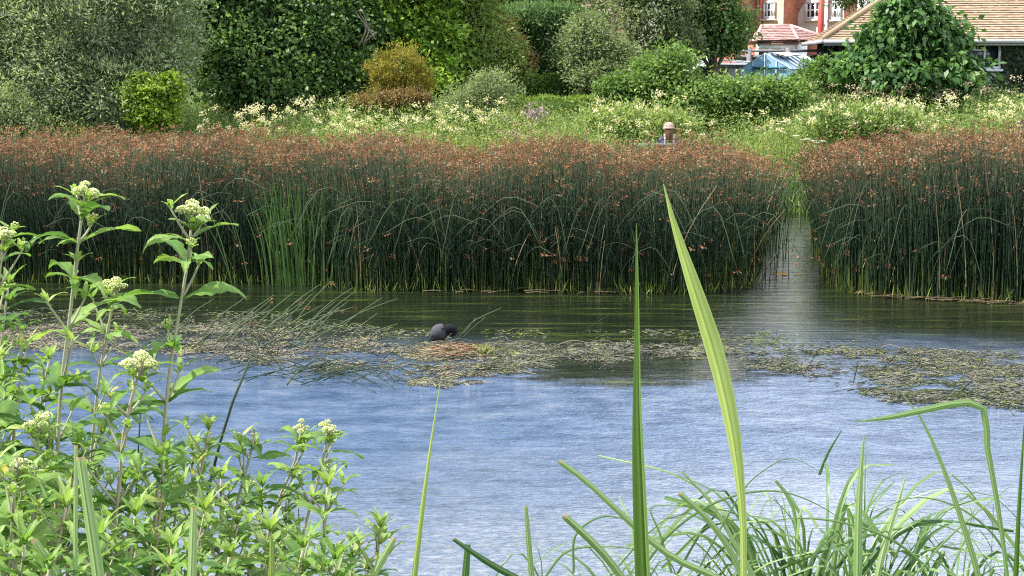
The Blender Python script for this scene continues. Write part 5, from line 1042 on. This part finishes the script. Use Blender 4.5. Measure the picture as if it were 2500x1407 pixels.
# sedge and reed blades
def blade(name, pl, Y, wpx, label, matn='sedge_leaf', t=.5, roll=0, fold=.22, n=22, tip=None, cat='leaf', ta=.1, group=None, to_ground=True, stripe=.2):
    """pl photo pixels foot -> tip (x, y, optional depth offset); wpx widths in photo px along it"""
    pts = [P(q[0], q[1], Y+(q[2] if len(q) > 2 else 0)) for q in pl]
    if to_ground:
        g0 = Vector((pts[0].x+(pts[0].x-pts[1].x)*.1, pts[0].y+.03, float(gz(pts[0].x, pts[0].y))-.02))
        add = g0.z < pts[0].z-.02
        if add: pts = [g0]+pts
    else: add = False
    org = pts[0].copy(); sp_, kn = spline(pts, n, True); sp_ = [p-org for p in sp_]; k0 = kn[1] if add else 0
    w = np.interp(np.linspace(0, 1, n), k0+(1-k0)*np.linspace(0, 1, len(wpx)), np.array(wpx)*S(Y))
    T = np.gradient(np.array(sp_), axis=0); vd = np.array([0, 1, -.1]); sd = nrm(np.cross(T, vd)); nn_ = nrm(np.cross(sd, T)); sd = sd*math.cos(roll)+nn_*math.sin(roll)
    a = MB(); a.blade5(np.array(sp_), w, sd, t, 0, fold, ta, stripe)
    if tip: b_ = sp_[-1]; d = (sp_[-1]-sp_[-2]).normalized(); a.ribbon(np.array([b_, b_+d*tip*S(Y)]), [w[-1]*1.02, w[-1]*.8], sd[-1], .6, 1, fold)
    o = a.build(name, [matn, 'brown_tip'], None, True); o.location = org; return tag(o, label, cat, group)
blade('reed_leaf', [(1815, 1430), (1812, 1250), (1796, 1100), (1750, 880), (1690, 690), (1640, 530), (1620, 450)], 1.75, [16, 17, 22, 36, 44, 46, 36, 20, 2], 'long bright yellow-green reed leaf leaning left across the rushes', 'reed_blade', .62, .35, .18, 40, ta=.25)
blade('reed_leaf', [(1578, 1430), (1568, 1200), (1560, 1000), (1558, 800), (1556, 650), (1554, 545)], 1.7, [46, 44, 38, 26, 17, 11, 2], 'straight dark green reed leaf standing upright just left of the bright one', 'reed_blade', .05, -.5, .34, 40, ta=.3)
blade('reed_leaf', [(2462, 1430), (2440, 1260), (2412, 1100), (2388, 986), (2340, 986), (2250, 1004), (2160, 1022), (2086, 1030)], 2.3, [9, 11, 12, 13, 16, 18, 18, 13, 2], 'reed leaf snapped sideways near its top, pointing left over the water', 'sedge_leaf', .45, .1, .2, 44, ta=.1)
blade('sedge_leaf', [(2395, 1430), (2345, 1260), (2290, 1110), (2245, 1015), (2205, 965)], 2.7, [16, 15, 12, 8, 3], 'slim pale sedge leaf crossing behind the snapped reed leaf', t=.5)
blade('sedge_leaf', [(1008, 1430), (1030, 1240), (1052, 1080), (1066, 990), (1074, 935)], 2.4, [16, 15, 11, 6, 2], 'lone slender upright leaf with a whitish tip in the middle of the water', 'reed_blade', .1, .4, .3, 30, ta=.8)
blade('sedge_leaf', [(2478, 1430), (2486, 1260), (2500, 1040)], 2.2, [14, 10, 3], 'dark thin blade standing at the right edge of the picture', 'reed_blade', .0, .6, .3)
blade('rush_leaf', [(2000, 1160), (2020, 1110), (2055, 1050)], 4.2, [7, 6, 2], 'thin dark curved blade rising above the sedge tussock', 'reed_blade', .0, .3, to_ground=False)
blade('sedge_leaf', [(1780, 1430), (1640, 1360), (1500, 1240), (1430, 1175), (1370, 1130)], 3.2, [17, 17, 16, 14, 13], 'long cut sedge leaf slanting left with a whitish end', t=.55, tip=8)
blade('sedge_leaf', [(1530, 1430), (1470, 1350), (1420, 1300), (1382, 1265)], 3.0, [20, 20, 19, 18], 'short cut sedge leaf slanting left below the longer one', t=.45, tip=8, fold=.4)
blade('sedge_leaf', [(1850, 1430), (1790, 1320), (1730, 1220), (1668, 1155)], 3.4, [12, 12, 9, 5], 'thin pale cut leaf slanting towards the bright reed leaf', t=.6, tip=5)
blade('sedge_leaf', [(1820, 1430), (1780, 1340), (1720, 1260), (1662, 1208)], 3.1, [16, 16, 15, 13], 'pale striped cut leaf leaning left behind the dark reed leaf', t=.5, tip=6)
blade('sedge_leaf', [(2095, 1430), (2098, 1260), (2104, 1130), (2110, 1065)], 3.4, [22, 21, 15, 4], 'upright pale leaf rising from the middle of the sedge tussock', t=.55, fold=.4)
blade('sedge_leaf', [(2140, 1430), (2170, 1300), (2195, 1220), (2212, 1160)], 3.5, [18, 17, 12, 3], 'yellow-green leaf leaning right from the sedge tussock', t=.7, fold=.4)
blade('sedge_leaf', [(1300, 1430), (1292, 1340), (1284, 1240)], 3.0, [15, 14, 9], 'short upright cut leaf left of the dark reed leaf', t=.5, tip=5)
blade('sedge_leaf', [(1135, 1430), (1142, 1330)], 3.0, [20, 15], 'stubby dark leaf at the bottom edge in the middle', t=.1)
blade('sedge_leaf', [(1290, 1430), (1200, 1380), (1108, 1318)], 2.9, [18, 17, 9], 'dark cut leaf slanting left at the bottom edge in the middle', t=.0, tip=4)
blade('sedge_leaf', [(240, 1430), (215, 1260), (195, 1125)], 1.9, [32, 30, 24], 'broad cut striped leaf standing in the thicket at lower left', t=.55, tip=8, fold=.4)
blade('sedge_leaf', [(183, 1430), (184, 1260), (185, 1095)], 2.0, [13, 12, 10], 'narrow cut leaf just left of the broad striped one', t=.6, tip=8)
blade('sedge_leaf', [(466, 1430), (469, 1340), (472, 1248)], 1.9, [24, 22, 17], 'cut striped leaf below the second tallest plant', t=.6, tip=8, fold=.4)
blade('sedge_leaf', [(900, 1430), (930, 1370), (960, 1320)], 2.4, [20, 18, 14], 'pale cut leaf at the right end of the thicket', t=.6, tip=8)
blade('sedge_leaf', [(150, 1430), (115, 1370), (85, 1325)], 2.0, [24, 24, 20], 'wide pale cut leaf crossing the lower left corner', t=.55, tip=8)
blade('sedge_leaf', [(660, 1430), (664, 1370), (662, 1310)], 2.1, [18, 16, 9], 'fresh green blade among the leaves below the small-budded plant', 'reed_blade', .5)
for i_, (pl, r_, hd_) in enumerate([([(490, 1290), (520, 1150), (558, 1010), (610, 880)], .0055, False), ([(330, 1240), (338, 1090), (346, 960)], .003, False)]):
    pts = [P(q[0], q[1], 3.1) for q in pl]; pts = [Vector((pts[0].x-.03, 3.15, 1.55))]+pts
    one_rush(pts, r_, hd_, .45, name='club_rush', label=['long dark rush stem rising behind the agrimony towards the raft', 'thin dark stem between the two tallest agrimony plants'][i_], tl=(.3, .8))
# tussocks: each clump one mesh of arching leaves
def tussock(px, py, Y, n, spread, hlo, hhi, label, seed, tdir=0, wd=(.0075, .0155), cut=.3):
    random.seed(seed); c0 = P(px, py, Y); z0 = min(c0.z, 1.62) if False else float(gz(c0.x, c0.y)); o = thing('sedge_tussock', (c0.x, c0.y, z0), label, 'sedge'); a = MB(); hb0 = c0.z-z0
    for j in range(n):
        az = random.uniform(0, 6.28); rr = spread*math.sqrt(random.random()); b0 = Vector((rr*math.cos(az), rr*math.sin(az)*.6, -.02)); out = az if random.random() < .7 else random.uniform(0, 6.28)
        h_ = random.uniform(hlo, hhi)*1.0+hb0*.75; rch = random.uniform(.1, 1.05)*h_; d = Vector((math.cos(out), math.sin(out)*.6, 0)); dr = random.choice((0, .0, .15, .55, .8))*h_*min(1, rch/h_*1.7)
        pts = [b0, b0+d*rch*.18+Vector((0, 0, h_*.55)), b0+d*rch*.55+Vector((0, 0, h_*.93)), b0+d*rch+Vector((0, 0, h_-dr*.6))]
        w0 = random.uniform(*wd); k = 15; ct_ = random.random() < cut; wv = w0*np.interp(np.linspace(0, 1, k), [0, .3, .75, 1], [.9, 1, .9 if ct_ else .6, .75 if ct_ else .05])
        th = random.uniform(0, 3.14); a.blade5(spline(pts, k), wv, (math.cos(th), math.sin(th), 0), min(1, max(0, random.gauss(.36, .2))), fold=random.uniform(.2, .4), ta=.15, stripe=.18)
    a.build('leaves', 'sedge_leaf', o, False); return o
tussock(2020, 1330, 3.7, 64, .14, .12, .33, 'main sedge tussock at lower right, its cut leaves fanning upward', 1, cut=.5)
tussock(1880, 1400, 3.5, 59, .22, .02, .2, 'tangled sedge tussock left of the main one behind the bright reed leaf', 2)
tussock(1700, 1410, 3.5, 54, .2, .0, .16, 'low sedge tussock around the foot of the dark reed leaf', 3)
tussock(1480, 1430, 3.4, 42, .22, -.02, .14, 'lowest sedge tussock left of the dark reed leaf', 4)
tussock(2180, 1410, 3.6, 59, .22, .0, .2, 'sedge tussock right of the main one', 5)
tussock(2380, 1420, 3.5, 59, .24, .0, .2, 'sedge tussock in the lower right corner under the snapped leaf', 6)
tussock(2300, 1400, 4.0, 37, .3, .05, .3, 'loose thin-leaved tussock behind the corner one', 7, wd=(.004, .009))
tussock(1600, 1400, 4.0, 32, .3, .05, .25, 'loose thin-leaved tussock behind the dark reed leaf', 8, wd=(.004, .009))
tussock(2080, 1440, 3.0, 48, .3, -.02, .1, 'flattened sedge leaves along the bottom edge in front of the main tussock', 9, wd=(.01, .016))
tussock(1950, 1300, 3.65, 18, .06, .15, .3, 'upright bundle of broad cut leaves at the left of the main tussock', 10, wd=(.012, .018), cut=.9)

for i_, (pl, w_) in enumerate([([(1560, 1400), (1640, 1300), (1780, 1215), (1900, 1200), (2010, 1240), (2080, 1290)], 7), ([(1400, 1400), (1410, 1300), (1470, 1262), (1540, 1275), (1600, 1330)], 6), ([(2280, 1400), (2180, 1320), (2050, 1275), (1900, 1270), (1800, 1300)], 7),
    ([(1880, 1400), (2050, 1330), (2200, 1290), (2290, 1282), (2400, 1330)], 9), ([(2240, 1400), (2300, 1330), (2400, 1240), (2470, 1185)], 6), ([(1700, 1400), (1760, 1290), (1850, 1160), (1930, 1120), (2000, 1150)], 5), ([(2480, 1400), (2420, 1300), (2330, 1235), (2240, 1215), (2130, 1250)], 6), ([(1330, 1410), (1380, 1350), (1480, 1335), (1600, 1350)], 6), ([(1640, 1400), (1610, 1300), (1590, 1240), (1655, 1235)], 7)]):
    blade('arching_leaf', pl, 3.3+.1*(i_ % 4), [w_, w_, w_*.8, w_*.5, 1.5], 'thin sedge leaf arching over the tussocks at lower right', t=.3+.05*(i_ % 5), group='thin arching sedge leaves', n=30, to_ground=False)
